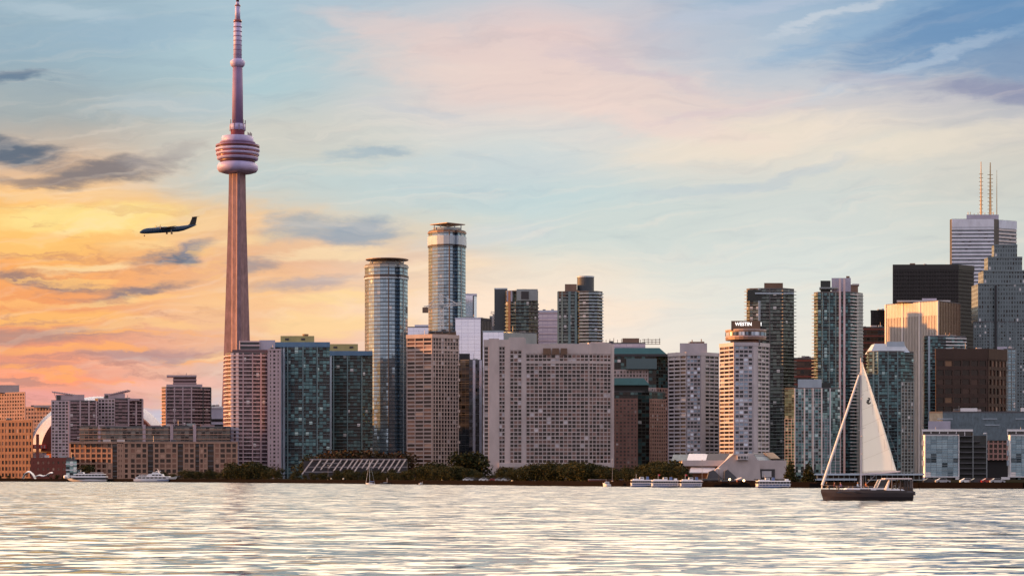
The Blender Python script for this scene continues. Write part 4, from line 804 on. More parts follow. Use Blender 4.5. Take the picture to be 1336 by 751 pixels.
# ------------------------------------------------------------------ quayside buildings
def thing_at(name, label, cat, px, D, z=GZ, group=None): return empty(name, (X(px,D), D, z), label, cat, group)
def part(root, name, mb, m, parent=None, smooth=False): return link(name, mb.mesh(name, root.location, smooth), m, parent or root)
def pxbox(root, name, D, x0, x1, y0, y1, dep, m, parent=None):
    mb = MB(); mb.box(X(x0,D), X(x1,D), D, D+dep, Z(y1,D), Z(y0,D)); return part(root, name, mb, m, parent)
D = 1130; pg = thing_at('terrace_frame', 'long white stepped concrete frame with slanted beams below teal balcony towers', 'structure', 462, D)
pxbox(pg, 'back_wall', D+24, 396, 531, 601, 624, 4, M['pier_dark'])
for y, dd, x0, x1 in ((598,20,404,531),(608.2,10,400,531),(614.5,3,396,436),(614.8,3,498,531),(603.3,15,420,445),(603.5,15,470,500)): pxbox(pg, 'beam', D+dd, x0, x1, y, y+(1.9 if y < 600 else 1.2), 1.2, M['beam'])
for x, l in ((404,20),(415,17),(424,14),(433,12),(442,16),(450,15),(458,13),(464,13),(470,20),(477,12),(484,14),(491,12),(499,13),(506,18),(513,17),(520,14),(527,16)):
    mb = MB(); w_ = .30; a = Vector((X(x,D), D+20.5, Z(598.2,D))); b_ = Vector((X(x-l*.5,D), D+20.5-l, Z(598.2+l,D)))
    mb.hexa([(b_.x-w_,b_.y,b_.z-.3),(b_.x+w_,b_.y,b_.z-.3),(a.x+w_,a.y,a.z-.3),(a.x-w_,a.y,a.z-.3),(b_.x-w_,b_.y,b_.z+.2),(b_.x+w_,b_.y,b_.z+.2),(a.x+w_,a.y,a.z+.2),(a.x-w_,a.y,a.z+.2)]); part(pg, 'slanted_beam', mb, M['beam'])
D = 1330; pod = thing_at('convention_hall', 'sloping grey concrete convention hall below the orange lit hotel tower', 'building', 958, D)
mb = MB(); fr = [(957,591.5),(983,591.5),(991,603),(992.5,626),(921,626),(934,612)]
mb.loft([[(X(x,D), D, Z(y,D)) for x, y in fr], [(X(x,D), D+40, Z(y,D)) for x, y in fr]]); part(pod, 'front_wall', mb, M['conc_grey'])
mb = MB(); mb.hexa([(X(957,D)-.6,D-3,Z(593,D)),(X(960,D),D-3,Z(592.5,D)),(X(960,D),D,Z(592.5,D)),(X(957,D)-.6,D,Z(593,D)),(X(957,D)-.6,D-3,Z(591,D)),(X(960,D),D-3,Z(591,D)),(X(960,D),D,Z(591,D)),(X(957,D)-.6,D,Z(591,D))]); part(pod, 'buttress', mb, M['conc_light'])
pxbox(pod, 'left_wing', D+6, 890, 945, 600, 607.5, 26, M['conc_grey']); pxbox(pod, 'left_ground_floor', D+9, 890, 942, 607.5, 626, 20, M['brownmet'])
pxbox(pod, 'right_wing', D+4, 985, 1026, 600, 626, 30, M['conc_grey']); gd = pxbox(pod, 'garage_opening', D+3.4, 991, 1011, 611.5, 625, .8, M['pier_dark']); pxbox(pod, 'garage_screen', D+3, 994, 1006.5, 614, 622, .3, M['conc_light'], gd)
def slope(name, x0, x1, sk, y0, y1, d0, d1, m):
    mb = MB(); a = [(X(x0,D),D+d0),(X(x1,D),D+d0)]; b_ = [(X(x1+sk,D),D+d1),(X(x0+sk,D),D+d1)]
    zz = [Z(y1,D)]*2+[Z(y0,D)]*2; P_ = a+b_; mb.hexa([(p[0],p[1],z-.5) for p, z in zip(P_,zz)]+[(p[0],p[1],z) for p, z in zip(P_,zz)]); return part(pod, name, mb, m)
slope('skylight', 897.5, 922.5, 5, 591, 600, 8, 22, M['white']); slope('roof', 923, 951, 5, 590.5, 600, 8, 22, M['slab_dark']); slope('roof', 877, 897, 5, 592, 600.2, 8, 22, M['greytile'])  # skylight coloured white to stand for the sky it mirrors
for j in range(3): slope('roof_rib', 924+1.5*j, 950+1.5*j, 1, 591+3.1*j, 593+3.1*j, 20-4*j, 21.5-4*j, M['slab_grey'])
slope('roof', 986, 1008, -6, 590.5, 600, 5, 22, M['slab_grey']); slope('skylight', 1006, 1019, -5, 589.5, 597.5, 4, 20, M['brownmet'])
for j in range(4): slope('roof_rib', 987, 1006, -1.5, 591.3+2.4*j, 592.3+2.4*j, 18-3.5*j, 19-3.5*j, M['slab_dark'])
slope('canopy', 899, 931, 4, 609, 615.5, 2, 8, M['white'])
mb = MB(); mb.loft([[(X(x,D), D-6, Z(y,D)) for x, y in ((921,625),(943,625),(930,612.5),(924,615))], [(X(x,D), D-.3, Z(y,D)) for x, y in ((921,625),(943,625),(930,612.5),(924,615))]]); part(pod, 'stair', mb, M['slab_dark'])
mb = MB(); mb.loft([[(X(x,D), D-8, Z(y,D)) for x, y in ((943,625),(962,625),(948,612),(944,614))], [(X(x,D), D-.3, Z(y,D)) for x, y in ((943,625),(962,625),(948,612),(944,614))]]); part(pod, 'stair', mb, M['slab_dark'])
bx_ = pxbox(pod, 'balcony', D-2.5, 962, 976.5, 594, 599.5, 2.4, M['conc_light']); pxbox(pod, 'balcony_opening', D-2.8, 963, 975.5, 594.8, 597.5, .25, M['slab_dark'], bx_)
for x in (965.5, 969.5, 973.5): pxbox(pod, 'post', D-3, x, x+.8, 592, 599, .15, M['conc_light'], bx_)
D = shoreD(1150)+70; ft = thing_at('ferry_terminal', 'low glass terminal with two flat pale roofs on the quay behind the yacht', 'building', 1148, D)
pxbox(ft, 'glazed_hall', D+3, 1064, 1204, 619, 632, 16, M['g_brown']); pxbox(ft, 'roof', D, 1062, 1206, 617.2, 619.4, 22, M['slab_blue']); pxbox(ft, 'lower_roof', D-3, 1062, 1118, 623.6, 626.2, 8, M['slab_blue']); pxbox(ft, 'lower_roof', D-3, 1134, 1206, 625, 626.4, 8, M['slab_grey'])
for x in range(1066, 1206, 7): pxbox(ft, 'column', D+1, x, x+.7, 619.4, 632, .4, M['slab_grey'])
for j, (x0, x1, y0, lab) in enumerate(((915,942,624,'low brown dockside shed with flat roof right of the ferries'),(942,962,625.5,'small red brown dockside shed with orange lamp'),(962,984,623.5,'brown dockside shed with gently pitched roof'))):
    D = shoreD(x0)+22; sh = thing_at('dock_shed', lab, 'shed', (x0+x1)/2, D); pxbox(sh, 'wall', D, x0, x1, y0+2, 634, 8, M['brick'] if j != 0 else M['brownmet'])
    if j < 2: pxbox(sh, 'roof', D-1, x0-.6, x1+.6, y0, y0+2.1, 10, M['slab_dark'])
    else:
        mb = MB(); mb.loft([[(X(x,D), D-1, Z(y,D)) for x, y in ((x0-1,y0+2.2),(x1+3,y0+3),(x1-6,y0-.8),(x0+6,y0-1.2))], [(X(x,D), D+9, Z(y,D)) for x, y in ((x0-1,y0+2.2),(x1+3,y0+3),(x1-6,y0-.8),(x0+6,y0-1.2))]]); part(sh, 'roof', mb, M['conc_grey'])
    for k_ in range(3): pxbox(sh, 'door', D-.25, x0+3+k_*6, x0+6+k_*6, y0+3.5, 633, .2, M['glassd'] if k_ != 1 else M['bronze'])
D = shoreD(800)+16; wl = thing_at('dock_wall', 'low reddish brick dock wall beneath the tall flagpole', 'wall', 796, D); pxbox(wl, 'brick_face', D, 768, 823, 625.5, 634, 2, M['brick']); pxbox(wl, 'coping', D-.3, 767.6, 823.4, 624.8, 625.6, 2.6, M['conc_pink'])
for x, y, lab in ((799,600,'tall thin flagpole on the brick dock wall'),(428,607,'thin pole among the trees below the teal towers'),(669.5,601,'thin flagpole in front of the broad concrete slab'),(916,600,'slim pole beside the docked ferry nearest the concrete hall')):
    D = shoreD(x)+9; e = thing_at('flagpole', lab, 'pole', x, D); mb = MB(); mb.tube((X(x,D),D,GZ), (X(x,D),D,Z(y,D)), .07, .05); part(e, 'pole', mb, M['steel']); mb = MB(); mb.lathe([(.05,Z(y,D)),(.22,Z(y,D)+.15),(.05,Z(y,D)+.4)], 8, (X(x,D),D)); part(e, 'finial', mb, M['offwhite']); mb = MB(); mb.lathe([(.35,GZ),(.35,GZ+.4),(.2,GZ+.5)], 8, (X(x,D),D)); part(e, 'base', mb, M['conc_grey'])
# tensile canopies
def tent(lab, px0, px1, y0, D, peaks, flip=1):
    e = thing_at('canopy_tent', lab, 'canopy', (px0+px1)/2, D); mb = MB(); n = 24; rows = []
    for dep, s_ in ((0,1.0),(3,1.12),(6,1.0)):
        rows.append([(X(px0+(px1-px0)*i/n,D), D+dep, Z(626,D)+(Z(y0,D)-Z(626,D))*s_*peaks(i/n)) for i in range(n+1)])
    for a, b_ in zip(rows, rows[1:]):
        for i in range(n): mb.poly([a[i], a[i+1], b_[i+1], b_[i]]); mb.poly([(p[0],p[1],p[2]-.5) for p in (b_[i], b_[i+1], a[i+1], a[i])])
    for i in range(n): mb.poly([(rows[0][i][0],rows[0][i][1],rows[0][i][2]-.5),(rows[0][i+1][0],rows[0][i+1][1],rows[0][i+1][2]-.5),rows[0][i+1],rows[0][i]])
    part(e, 'fabric', mb, M['white'], None, True)
    mb = MB()
    for f in (.02,.98): mb.tube((X(px0+(px1-px0)*f,D),D+3,GZ),(X(px0+(px1-px0)*f,D),D+3,Z(625,D)),.2)
    part(e, 'post', mb, M['steel'])
tent('white arched tent canopy at the far left quay', 28, 45, 615, shoreD(36)+40, lambda u: math.sin(math.pi*u)**.6)
tent('white wavy tent canopy right of the arched one at far left', 45, 68, 615, shoreD(56)+40, lambda u: .42+.10*math.sin(9*u)+.40*u)
tent('pale grey tent with one sloping side in front of the broad concrete slab', 668, 699, 619.5, shoreD(684)+26, lambda u: .02+.98*(1-abs(u-.12)/.88) if u > .12 else .4+.6*u/.12)
# street lamps, a few of them lit
lamp_lit, t, b = mat("lit_lamp"); b.inputs['Emission Color'].default_value = (1,.62,.28,1); b.inputs['Emission Strength'].default_value = 4
lamp_off = plain("lamp_globe", (.7,.68,.62), .3)
def lamp(px, y, lab, lit_, group=None):
    D = shoreD(px)+14; e = thing_at('street_lamp', lab, 'street lamp', px, D, GZ, group); mb = MB(); mb.tube((X(px,D),D,GZ),(X(px,D),D,Z(y,D)),.10,.06); part(e, 'pole', mb, M['pier_dark'])
    mb = MB(); z = Z(y,D); mb.lathe([(.05,z-.1),(.34,z+.1),(.38,z+.35),(.2,z+.6)], 10, (X(px,D),D)); part(e, 'lamp_head', mb, lamp_lit if lit_ else lamp_off)
for px, y, l_, lab in ((952,626,1,'orange lit lamp by the small red brown dockside shed'),(970.5,627.5,1,'orange lit lamp in front of the pitched roof shed'),(872,613.5,1,'lit lamp above the middle ferry'),(938,612,0,'unlit lamp on the concrete hall steps'),(668,627,1,'lit lamp beside the pale sloping tent')): lamp(px, y, lab, l_)
for px in (432,448,541,577,606,636,715,728): lamp(px, shore_y(px)-5.5, 'small pale lamp along the tree lined quay promenade', 0, 'promenade lamps')

# ------------------------------------------------------------------ trees
mf, t, b = mat("foliage")
oi = t.node('ShaderNodeObjectInfo'); g = t.node('ShaderNodeNewGeometry')
c = t.mix(oi.outputs['Random'], (.014,.015,.007,1), (.050,.044,.018,1)); c = t.mix(t.math('MULTIPLY', g.outputs['Random Per Island'], .7), c, (.034,.044,.016,1))
t.put(b.inputs['Base Color'], c); b.inputs['Roughness'].default_value = .9; b.inputs['Specular IOR Level'].default_value = .1
mr = mf.copy(); mr.name = "foliage_rust"
for nd in mr.node_tree.nodes:
    if nd.bl_idname == 'ShaderNodeMix' and not nd.inputs[0].is_linked: pass
mix0 = [nd for nd in mr.node_tree.nodes if nd.bl_idname == 'ShaderNodeMix'][0]; mix0.inputs[6].default_value = (.05,.022,.016,1); mix0.inputs[7].default_value = (.075,.035,.022,1)
def crown_mesh(seed, kind='round', m=mf, leaves=1100):
    rnd = random.Random(seed); mb = MB()
    if kind == 'round': lobes = [(rnd.uniform(-.32,.32), rnd.uniform(-.32,.32), rnd.uniform(.30,.78), rnd.uniform(.16,.30)) for _ in range(11)] + [(rnd.uniform(-.3,.3), rnd.uniform(-.3,.3), rnd.uniform(.14,.3), .24) for _ in range(3)]
    else: lobes = [(rnd.uniform(-.03,.03), rnd.uniform(-.03,.03), z, .26*(1.05-z)+.03) for z in [i/14 for i in range(1,15)]]
    tot = sum(l[3]**2 for l in lobes)
    for lx, ly, lz, r in lobes:
        for _ in range(int(leaves*r*r/tot)):
            d = Vector((rnd.gauss(0,1), rnd.gauss(0,1), rnd.gauss(0,1))).normalized()*r*rnd.uniform(.55,1.12)**.7
            p = Vector((lx,ly,lz))+Vector((d.x,d.y,d.z*(.8 if kind == 'round' else .5)))
            n_ = Vector((rnd.gauss(0,1), rnd.gauss(0,1), rnd.gauss(.3,1))).normalized(); u = n_.orthogonal().normalized(); v = n_.cross(u); s_ = rnd.uniform(.022,.05)
            a = rnd.uniform(0,6.28); u, v = u*math.cos(a)+v*math.sin(a), v*math.cos(a)-u*math.sin(a)
            mb.poly([p-u*s_-v*s_*.2, p+v*s_*.9, p+u*s_*1.1, p-v*s_*.7])
    me = mb.mesh('crown'); me.materials.append(m); return me
def trunk_mesh(seed):
    rnd = random.Random(seed); mb = MB(); mb.tube((0,0,-.02),(0,0,.34),.024,.016,8)
    for _ in range(6):
        a = rnd.uniform(0,6.28); q = (math.cos(a)*.24, math.sin(a)*.24, rnd.uniform(.5,.72)); mb.tube((0,0,rnd.uniform(.26,.34)), q, .012, .004, 5)
    me = mb.mesh('trunk'); me.materials.append(M['trunk']); return me
CR = [crown_mesh(i) for i in range(7)]; TRK = [trunk_mesh(i) for i in range(4)]; CON = [crown_mesh(50+i, 'cone') for i in range(3)]; RUST = [crown_mesh(70+i, 'round', mr) for i in range(3)]
rt = random.Random(3)
def tree(px, D, ytop, lab, group, cr=None, wide=1.15, name='tree'):
    h_ = (Z(ytop, D)-GZ)*1.1; e = thing_at(name, lab, 'tree', px, D, GZ, group); a = rt.uniform(0,6.28); w_ = h_*wide*rt.uniform(.9,1.15)
    for nm, me in (('crown', rt.choice(cr or CR)), ('trunk', rt.choice(TRK))):
        o = link(nm, me, None, e); o.scale = (w_, w_, h_); o.rotation_euler.z = a
def belt(pts, lab, group, step=8.5, rows=2, cr=None, d0=8, dd=26):
    for (xa, ya), (xb, yb) in zip(pts, pts[1:]):
        x = xa
        while x < xb:
            for r_ in range(rows):
                px = x+rt.uniform(-2.5,2.5)+r_*step/2; y = ya+(yb-ya)*(x-xa)/(xb-xa)+rt.uniform(-3.5,4.0)+(0 if r_ else 3.0)
                tree(px, shoreD(px)+d0+r_*dd+rt.uniform(0,8), y, lab, group, cr)
            x += step
belt([(188,619),(215,616),(250,613.5),(300,612)], 'low dark tree in front of the tan brick quayside block', 'trees before the tan brick block', 9)
belt([(302,606),(316,603),(332,606),(350,607),(366,611)], 'dark rounded tree below the white curved condo', 'trees below the white curved condo', 9)
belt([(384,618),(420,616),(455,614),(490,615),(530,614)], 'dark tree in front of the white slanted beam frame', 'trees before the slanted beam frame', 8.5)
belt([(534,612),(550,606),(572,605),(582,609),(598,606),(618,613),(632,618)], 'dark rounded tree below the beige lattice tower', 'trees below the beige lattice tower', 8)
belt([(638,616),(655,612),(672,611),(690,608),(704,603),(725,605),(745,604),(762,602),(785,607),(800,610)], 'dark tree in front of the broad concrete slab', 'trees before the broad concrete slab', 8)
belt([(806,612),(822,610),(840,609),(856,603),(868,601),(884,606),(894,614)], 'dark tree behind the docked ferries', 'trees behind the docked ferries', 8)
belt([(1252,622),(1284,621)], 'small dark tree by the dark terraces of the glass harbour block', 'trees by the dark terraces', 9, 1, None, 180)
belt([(1140,624),(1202,625)], 'small dark shrub tree in front of the glass terminal', 'trees before the glass terminal', 12, 1, None, 12)
for px, y, lab in ((1031.5,601,'tall dark conifer at the right end of the concrete hall'),(1055.5,604,'dark conifer in front of the white gridded condo')): tree(px, shoreD(px)+14, y, lab, None, CON, 1.25, 'conifer_tree')
belt([(2,618),(20,619),(44,622),(60,620),(76,614),(88,620)], 'low tree on the far left quay', 'trees on the far left quay', 8, 1)
for j, (x, y) in enumerate(((428,592),(441,588),(454,586),(466,587),(478,586),(505,589),(516,588),(526,592))): tree(x, 1330, y, 'rust tinged tree on the slope above the slanted beam frame', 'rust tinged trees', RUST, 1.25)
for x, y in ((400,600),(412,594),(606,590),(616,588),(624,592)): tree(x, 1400, y, 'dark tall tree standing between the towers', 'trees between the towers', CR, 1.2)
tree(111, shoreD(111)+24, 606, 'green tree between tour boat and the tan brick block', None)

# ------------------------------------------------------------------ boats
def hull(root, D, x0, x1, yd, yw, beam, m, bow=1, rake=3.0, sheer=1.0, name='hull', y0=0.0):
    """lofted hull: pointed bow at +1 (right) or -1 (left)"""
    mb = MB(); rings = []; n = 12; L = X(x1,D)-X(x0,D); zd = Z(yd,D); zw = -.35
    for i in range(n+1):
        u = i/n; f = u if bow > 0 else 1-u
        w_ = beam*min(1, (1-max(0,(f-.45)/.55)**2.2)*.97+.03)*(.86+.14*min(1,f/.2)); top = zd+sheer*max(0,(f-.4))**2*3
        xt = X(x0,D)+L*u; xb = xt-bow*rake*max(0,(f-.55)/.45)*(L/30) if f > .55 else xt+bow*.02*L*(max(0,.08-f)/.08)
        rings.append([(xt,D-w_,top),(xt*.6+xb*.4,D-w_*.97,(top+zw)*.45),(xb,D-w_*.7,zw),(xb,D+w_*.7,zw),(xt*.6+xb*.4,D+w_*.97,(top+zw)*.45),(xt,D+w_,top)])
    mb.loft(rings); return part(root, name, mb, m)
def bbox(root, name, D, x0, x1, y0, y1, hw, m, parent=None, sk=0, dy=0.0):
    mb = MB(); z0, z1 = Z(y1,D), Z(y0,D); s_ = X(PX0+sk,D); a, b_ = X(x0,D), X(x1,D); h2 = hw*.94
    mb.hexa([(a,D-hw+dy,z0),(b_,D-hw+dy,z0),(b_,D+hw,z0),(a,D+hw,z0),(a+s_,D-h2+dy,z1),(b_-abs(s_)*.5+(s_ if s_ < 0 else 0)*.5,D-h2+dy,z1),(b_-abs(s_)*.5,D+h2,z1),(a+s_,D+h2,z1)]); return part(root, name, mb, m, parent)
def winrow(root, D, x0, x1, y0, y1, hw, n, m, parent=None, name='window'):
    w_ = (x1-x0)/n
    for j in range(n): pxw(root, D, x0+w_*j+w_*.12, x0+w_*(j+1)-w_*.12, y0, y1, hw, m, parent, name)
def pxw(root, D, x0, x1, y0, y1, hw, m, parent, name):
    mb = MB(); mb.box(X(x0,D), X(x1,D), D-hw-.06, D-hw+.05, Z(y1,D), Z(y0,D)); return part(root, name, mb, m, parent)
D = shoreD(116)-14; bt = thing_at('tour_boat', 'low white tour boat with two long window decks moored before the brick block', 'boat', 115, D, 0)
hull(bt, D, 86, 140, 624.3, 628.2, 4.0, M['boatwhite'], -1, 6, .5)
mb = MB(); bbox(bt, 'rub_rail', D, 95.5, 140.5, 624.2, 624.8, 4.15, M['hull'])
dk = bbox(bt, 'lower_deck', D, 97, 139, 622.2, 624.3, 3.7, M['glassd']); d2 = bbox(bt, 'upper_deck', D, 94, 139.5, 620.6, 622.3, 4.0, M['boatwhite']); d3 = bbox(bt, 'saloon', D, 99, 136, 618.6, 620.7, 3.3, M['glassd']); d4 = bbox(bt, 'roof', D, 97.5, 137, 617.6, 618.7, 3.7, M['boatwhite'])
for j in range(9): pxw(bt, D, 99.5+4.2*j, 100.1+4.2*j, 618.6, 620.7, 3.4, M['boatwhite'], d3, 'pillar')
bbox(bt, 'wheelhouse', D, 102, 110, 615.4, 617.7, 2.2, M['boatwhite'], None, 1.2); pxw(bt, D, 103, 109, 616, 616.9, 2.25, M['glassd'], None, 'window'); bbox(bt, 'canopy', D, 119, 134, 616, 616.5, 2.4, M['boatwhite'])
for x in (121,127,133): mb = MB(); mb.tube((X(x,D),D-2,Z(617.7,D)),(X(x,D),D-2,Z(616.3,D)),.1); part(bt, 'post', mb, M['steel'])
mb = MB(); mb.tube((X(105.5,D),D,Z(615.4,D)),(X(105.5,D),D,Z(612,D)),.18,.06); part(bt, 'mast', mb, M['boatwhite']); bbox(bt, 'funnel', D, 125, 128.5, 616.4, 617.7, 1.2, M['boatwhite'])
mb = MB(); mb.lathe([(.1,0),(1.1,.3),(1.35,1.1),(1.0,2.0),(.1,2.3)], 14, (X(85.5,D),D)); o = part(bt, 'lifeboat_pod', mb, M['boatwhite'], None, True); o.location.z = Z(624,D)
D = shoreD(203)-14; bt = thing_at('motor_yacht', 'white motor yacht with raked superstructure and pointed bow to the right', 'boat', 203, D, 0)
hull(bt, D, 175.3, 232, 624.4, 628.6, 4.0, M['boatwhite'], 1, 4, 1.6); pxw(bt, D, 205, 222, 625.6, 626.4, 3.75, M['boatblue'], None, 'hull_stripe')
bbox(bt, 'main_deck', D, 178, 221, 621.6, 624.4, 3.2, M['boatwhite'], None, 0); winrow(bt, D, 181, 218, 622, 623.6, 3.2, 7, M['glassd'])
bbox(bt, 'upper_deck', D, 180, 222, 620.8, 621.8, 3.6, M['boatwhite'], None, 1.5); bbox(bt, 'bridge', D, 192, 214, 617.6, 620.9, 2.6, M['boatwhite'], None, 3); winrow(bt, D, 199, 212, 618.7, 620.0, 2.6, 3, M['glassd']); bbox(bt, 'fly_bridge', D, 198, 209, 615.6, 617.7, 2.0, M['boatwhite'], None, 2)
mb = MB(); mb.tube((X(208,D),D,Z(617,D)),(X(205.5,D),D,Z(611,D)),.35,.1); mb.tube((X(203,D),D,Z(614.6,D)),(X(210,D),D,Z(614.2,D)),.14); part(bt, 'radar_mast', mb, M['boatwhite']); bbox(bt, 'awning', D, 182, 193, 618.8, 619.3, 2.6, M['boatwhite'])
for x in (183,188,192): mb = MB(); mb.tube((X(x,D),D-2.3,Z(621,D)),(X(x,D),D-2.3,Z(619.2,D)),.1); part(bt, 'post', mb, M['steel'])
D = shoreD(483)-16; bt = thing_at('small_sailboat', 'small white sailboat at anchor with bare mast before the dark trees', 'sailboat', 483, D, 0)
hull(bt, D, 477, 489, 630.0, 631.2, 1.3, M['boatwhite'], -1, 3, .3); bbox(bt, 'cabin', D, 480, 486, 629.2, 630.1, .9, M['boatwhite'], None, .6); mb = MB(); mb.tube((X(482.3,D),D,Z(630,D)),(X(482.3,D),D,Z(600,D)),.08,.05); part(bt, 'mast', mb, M['whitesteel'])
mb = MB(); mb.tube((X(477.3,D),D,Z(630,D)),(X(482.3,D),D,Z(601,D)),.05); part(bt, 'forestay', mb, M['whitesteel']); mb = MB(); mb.tube((X(488.6,D),D,Z(630,D)),(X(482.3,D),D,Z(600.5,D)),.03); part(bt, 'backstay', mb, M['whitesteel']); mb = MB(); mb.tube((X(482.3,D),D,Z(627.6,D)),(X(488,D),D,Z(627.8,D)),.16); part(bt, 'boom', mb, M['boatblue'])
for x, lab in ((503,'small dark open boat with low mast moored right of the white sailboat'),(549,'tiny white dinghy below the rounded trees')):
    D = shoreD(x)-8; bt = thing_at('dinghy', lab, 'boat', x, D, 0); w_ = 7 if x == 503 else 2.6; hull(bt, D, x-w_, x+w_, shore_y(x)-1.6, 0, 1.2, M['hull'] if x == 503 else M['boatwhite'], 1, 2, .2); bbox(bt, 'thwart', D, x-w_*.4, x+w_*.3, shore_y(x)-2.4, shore_y(x)-1.5, .7, M['boatwhite'] if x != 503 else M['steel'])
    mb = MB(); mb.tube((X(x+2,D),D,Z(shore_y(x)-1.6,D)),(X(x+2,D),D,Z(shore_y(x)-(8 if x == 503 else 4),D)),.06); part(bt, 'mast', mb, M['whitesteel'])
D = shoreD(791)-14; bt = thing_at('cabin_cruiser', 'small white cabin boat seen bow on under the flagpole', 'boat', 791, D, 0)
hull(bt, D, 786.5, 797, 631.2, 634, 1.5, M['boatwhite'], -1, 2, .5); bbox(bt, 'cabin', D, 788.5, 795, 627.8, 631.3, 1.0, M['boatwhite'], None, .8); winrow(bt, D, 789.5, 794, 628.8, 630, 1.0, 2, M['glassd']); mb = MB(); mb.tube((X(791,D),D,Z(628,D)),(X(791,D),D,Z(624.5,D)),.07); part(bt, 'mast', mb, M['steel'])
def ferry(lab, x0, x1, funnel, flag, off):
    xm = (x0+x1)/2; D = shoreD(xm)-off; yw = PY0+CAMH*FPX/D; bt = thing_at('ferry', lab, 'ferry', xm, D, 0, None); w_ = x1-x0
    hull(bt, D, x0, x1, yw-2.0, yw, 3.4, M['boatblue'], 1, 1, .2); bbox(bt, 'main_deck', D, x0+.6, x1-.6, yw-5.0, yw-1.9, 3.3, M['boatwhite']); winrow(bt, D, x0+1.5, x1-2, yw-4.3, yw-2.9, 3.3, 9, M['boatblue'])
    bbox(bt, 'upper_deck', D, x0+1.2, x1-1, yw-8.0, yw-5.0, 3.0, M['glassd']); bbox(bt, 'deck_edge', D, x0, x1, yw-5.5, yw-4.8, 3.5, M['boatwhite']); rf = bbox(bt, 'roof', D, x0+.5, x1-.5, yw-9.4, yw-8.0, 3.4, M['boatwhite'])
    for j in range(11): pxw(bt, D, x0+2+(w_-4)*j/10, x0+2.3+(w_-4)*j/10, yw-8, yw-5.5, 3.1, M['boatwhite'], None, 'pillar')
    bbox(bt, 'wheelhouse', D, x0+w_*funnel-3, x0+w_*funnel+3, yw-13, yw-9.4, 1.6, M['boatwhite'], None, .8); winrow(bt, D, x0+w_*funnel-2.2, x0+w_*funnel+2.2, yw-12.4, yw-11, 1.55, 3, M['glassd'])
    bbox(bt, 'funnel', D, x0+w_*funnel+6, x0+w_*funnel+9.5, yw-13.5, yw-9.4, 1.0, M['boatblue'], None, .4); bbox(bt, 'locker', D, x0+3, x0+w_*funnel-4, yw-10.6, yw-9.4, 1.8, M['boatwhite'])
    if w_*(1-funnel) > 14: bbox(bt, 'locker', D, x1-5.5, x1-2, yw-11.6, yw-9.4, 1.4, M['boatwhite'])
    mb = MB(); mb.tube((X(x0+w_*.25,D),D,Z(yw-9.4,D)),(X(x0+w_*.25,D),D,Z(yw-17,D)),.08); part(bt, 'mast', mb, M['steel'])
    if flag: mb = MB(); mb.box(X(x0+w_*.25,D), X(x0+w_*.25+2.4,D), D-.06, D+.06, Z(yw-15,D), Z(yw-17,D)); part(bt, 'flag', mb, M['redflag'])
ferry('leftmost docked white ferry with blue stripe', 823, 851, .5, False, 16); ferry('docked white ferry with dark deck band in the middle of three', 850, 885, .5, True, 26); ferry('docked white ferry nearest the concrete hall, third of three', 887, 915, .5, True, 16); ferry('long white ferry moored alone under the concrete hall garage', 987, 1030, .32, False, 14)

# ------------------------------------------------------------------ the sailing yacht
D = 315.0; W = lambda x, y, d=0.0: Vector((X(x,D), D+d, Z(y,D)))
yt = thing_at('sailing_yacht', 'charcoal sailing yacht with white mainsail set and furled headsail', 'sailboat', 1131, D, 0)
mb = MB(); rings = []; n = 22
for i in range(n+1):
    f = i/n                                                                          # 0 bow (left) to 1 stern
    xt = X(1071,D)+(X(1189,D)-X(1071,D))*f; w_ = 2.1*(1-(1-min(1,f/.62))**2.1)*(1-.12*max(0,(f-.7)/.3))+.04
    zt = Z(637.6+1.9*f,D); xb = xt+.35*max(0,1-f/.12); zb = -.45
    rings.append([(xt,D-w_,zt),(xt,D-w_*.99,zt*.72),(xb,D-w_*.93,zt*.35),(xb,D-w_*.78,.05),(xb,D-w_*.4,zb),(xb,D+w_*.4,zb),(xb,D+w_*.78,.05),(xb,D+w_*.93,zt*.35),(xt,D+w_*.99,zt*.72),(xt,D+w_,zt)])
mb.loft(rings); hl = part(yt, 'hull', mb, M['hull'])
def hb(name, x0, x1, y0, y1, hw, m, parent=None, a=0.0, b_=0.0, far=None):
    """deck box; a, b_ lean the left and right top corners (photo px)"""
    mb = MB(); z0, z1 = Z(y1,D), Z(y0,D); fw = hw if far is None else far; h2 = .9
    mb.hexa([(X(x0,D),D-hw,z0),(X(x1,D),D-hw,z0),(X(x1,D),D+fw,z0),(X(x0,D),D+fw,z0),(X(x0+a,D),D-hw*h2,z1),(X(x1+b_,D),D-hw*h2,z1),(X(x1+b_,D),D+fw*h2,z1),(X(x0+a,D),D+fw*h2,z1)]); return part(yt, name, mb, m, parent)
for x0, x1 in ((1089,1096),(1113,1121),(1161,1168)): hb('hull_window', x0, x1, 641.3, 642.5, 2.06 if x0 > 1100 else 1.62, M['glassd'], hl, 0, 0, -1.4)
mb = MB(); mb.tube(W(1091,639.6,-1.72), W(1188,641,-1.93), .035); part(yt, 'hull_stripe', mb, M['steel'], hl)
hb('swim_platform', 1188, 1192, 640.6, 645.5, 1.5, M['hull'])
cab = hb('cabin', 1101, 1160, 636.0, 639.6, 1.45, M['boatwhite'], None, 3, -2); hb('cabin_window', 1120, 1134, 636.9, 638.7, 1.47, M['glassd'], cab, .3, -.3); hb('cabin_window', 1141, 1152, 637.0, 639.2, 1.47, M['glassd'], cab, .3, -.3)
hb('coaming', 1153, 1179, 637.2, 640.2, 1.85, M['boatwhite'], None, 2, -5); 
dg = hb('windscreen', 1142.5, 1157, 625.3, 636.2, 1.3, M['glassd'], None, 5, .5); 
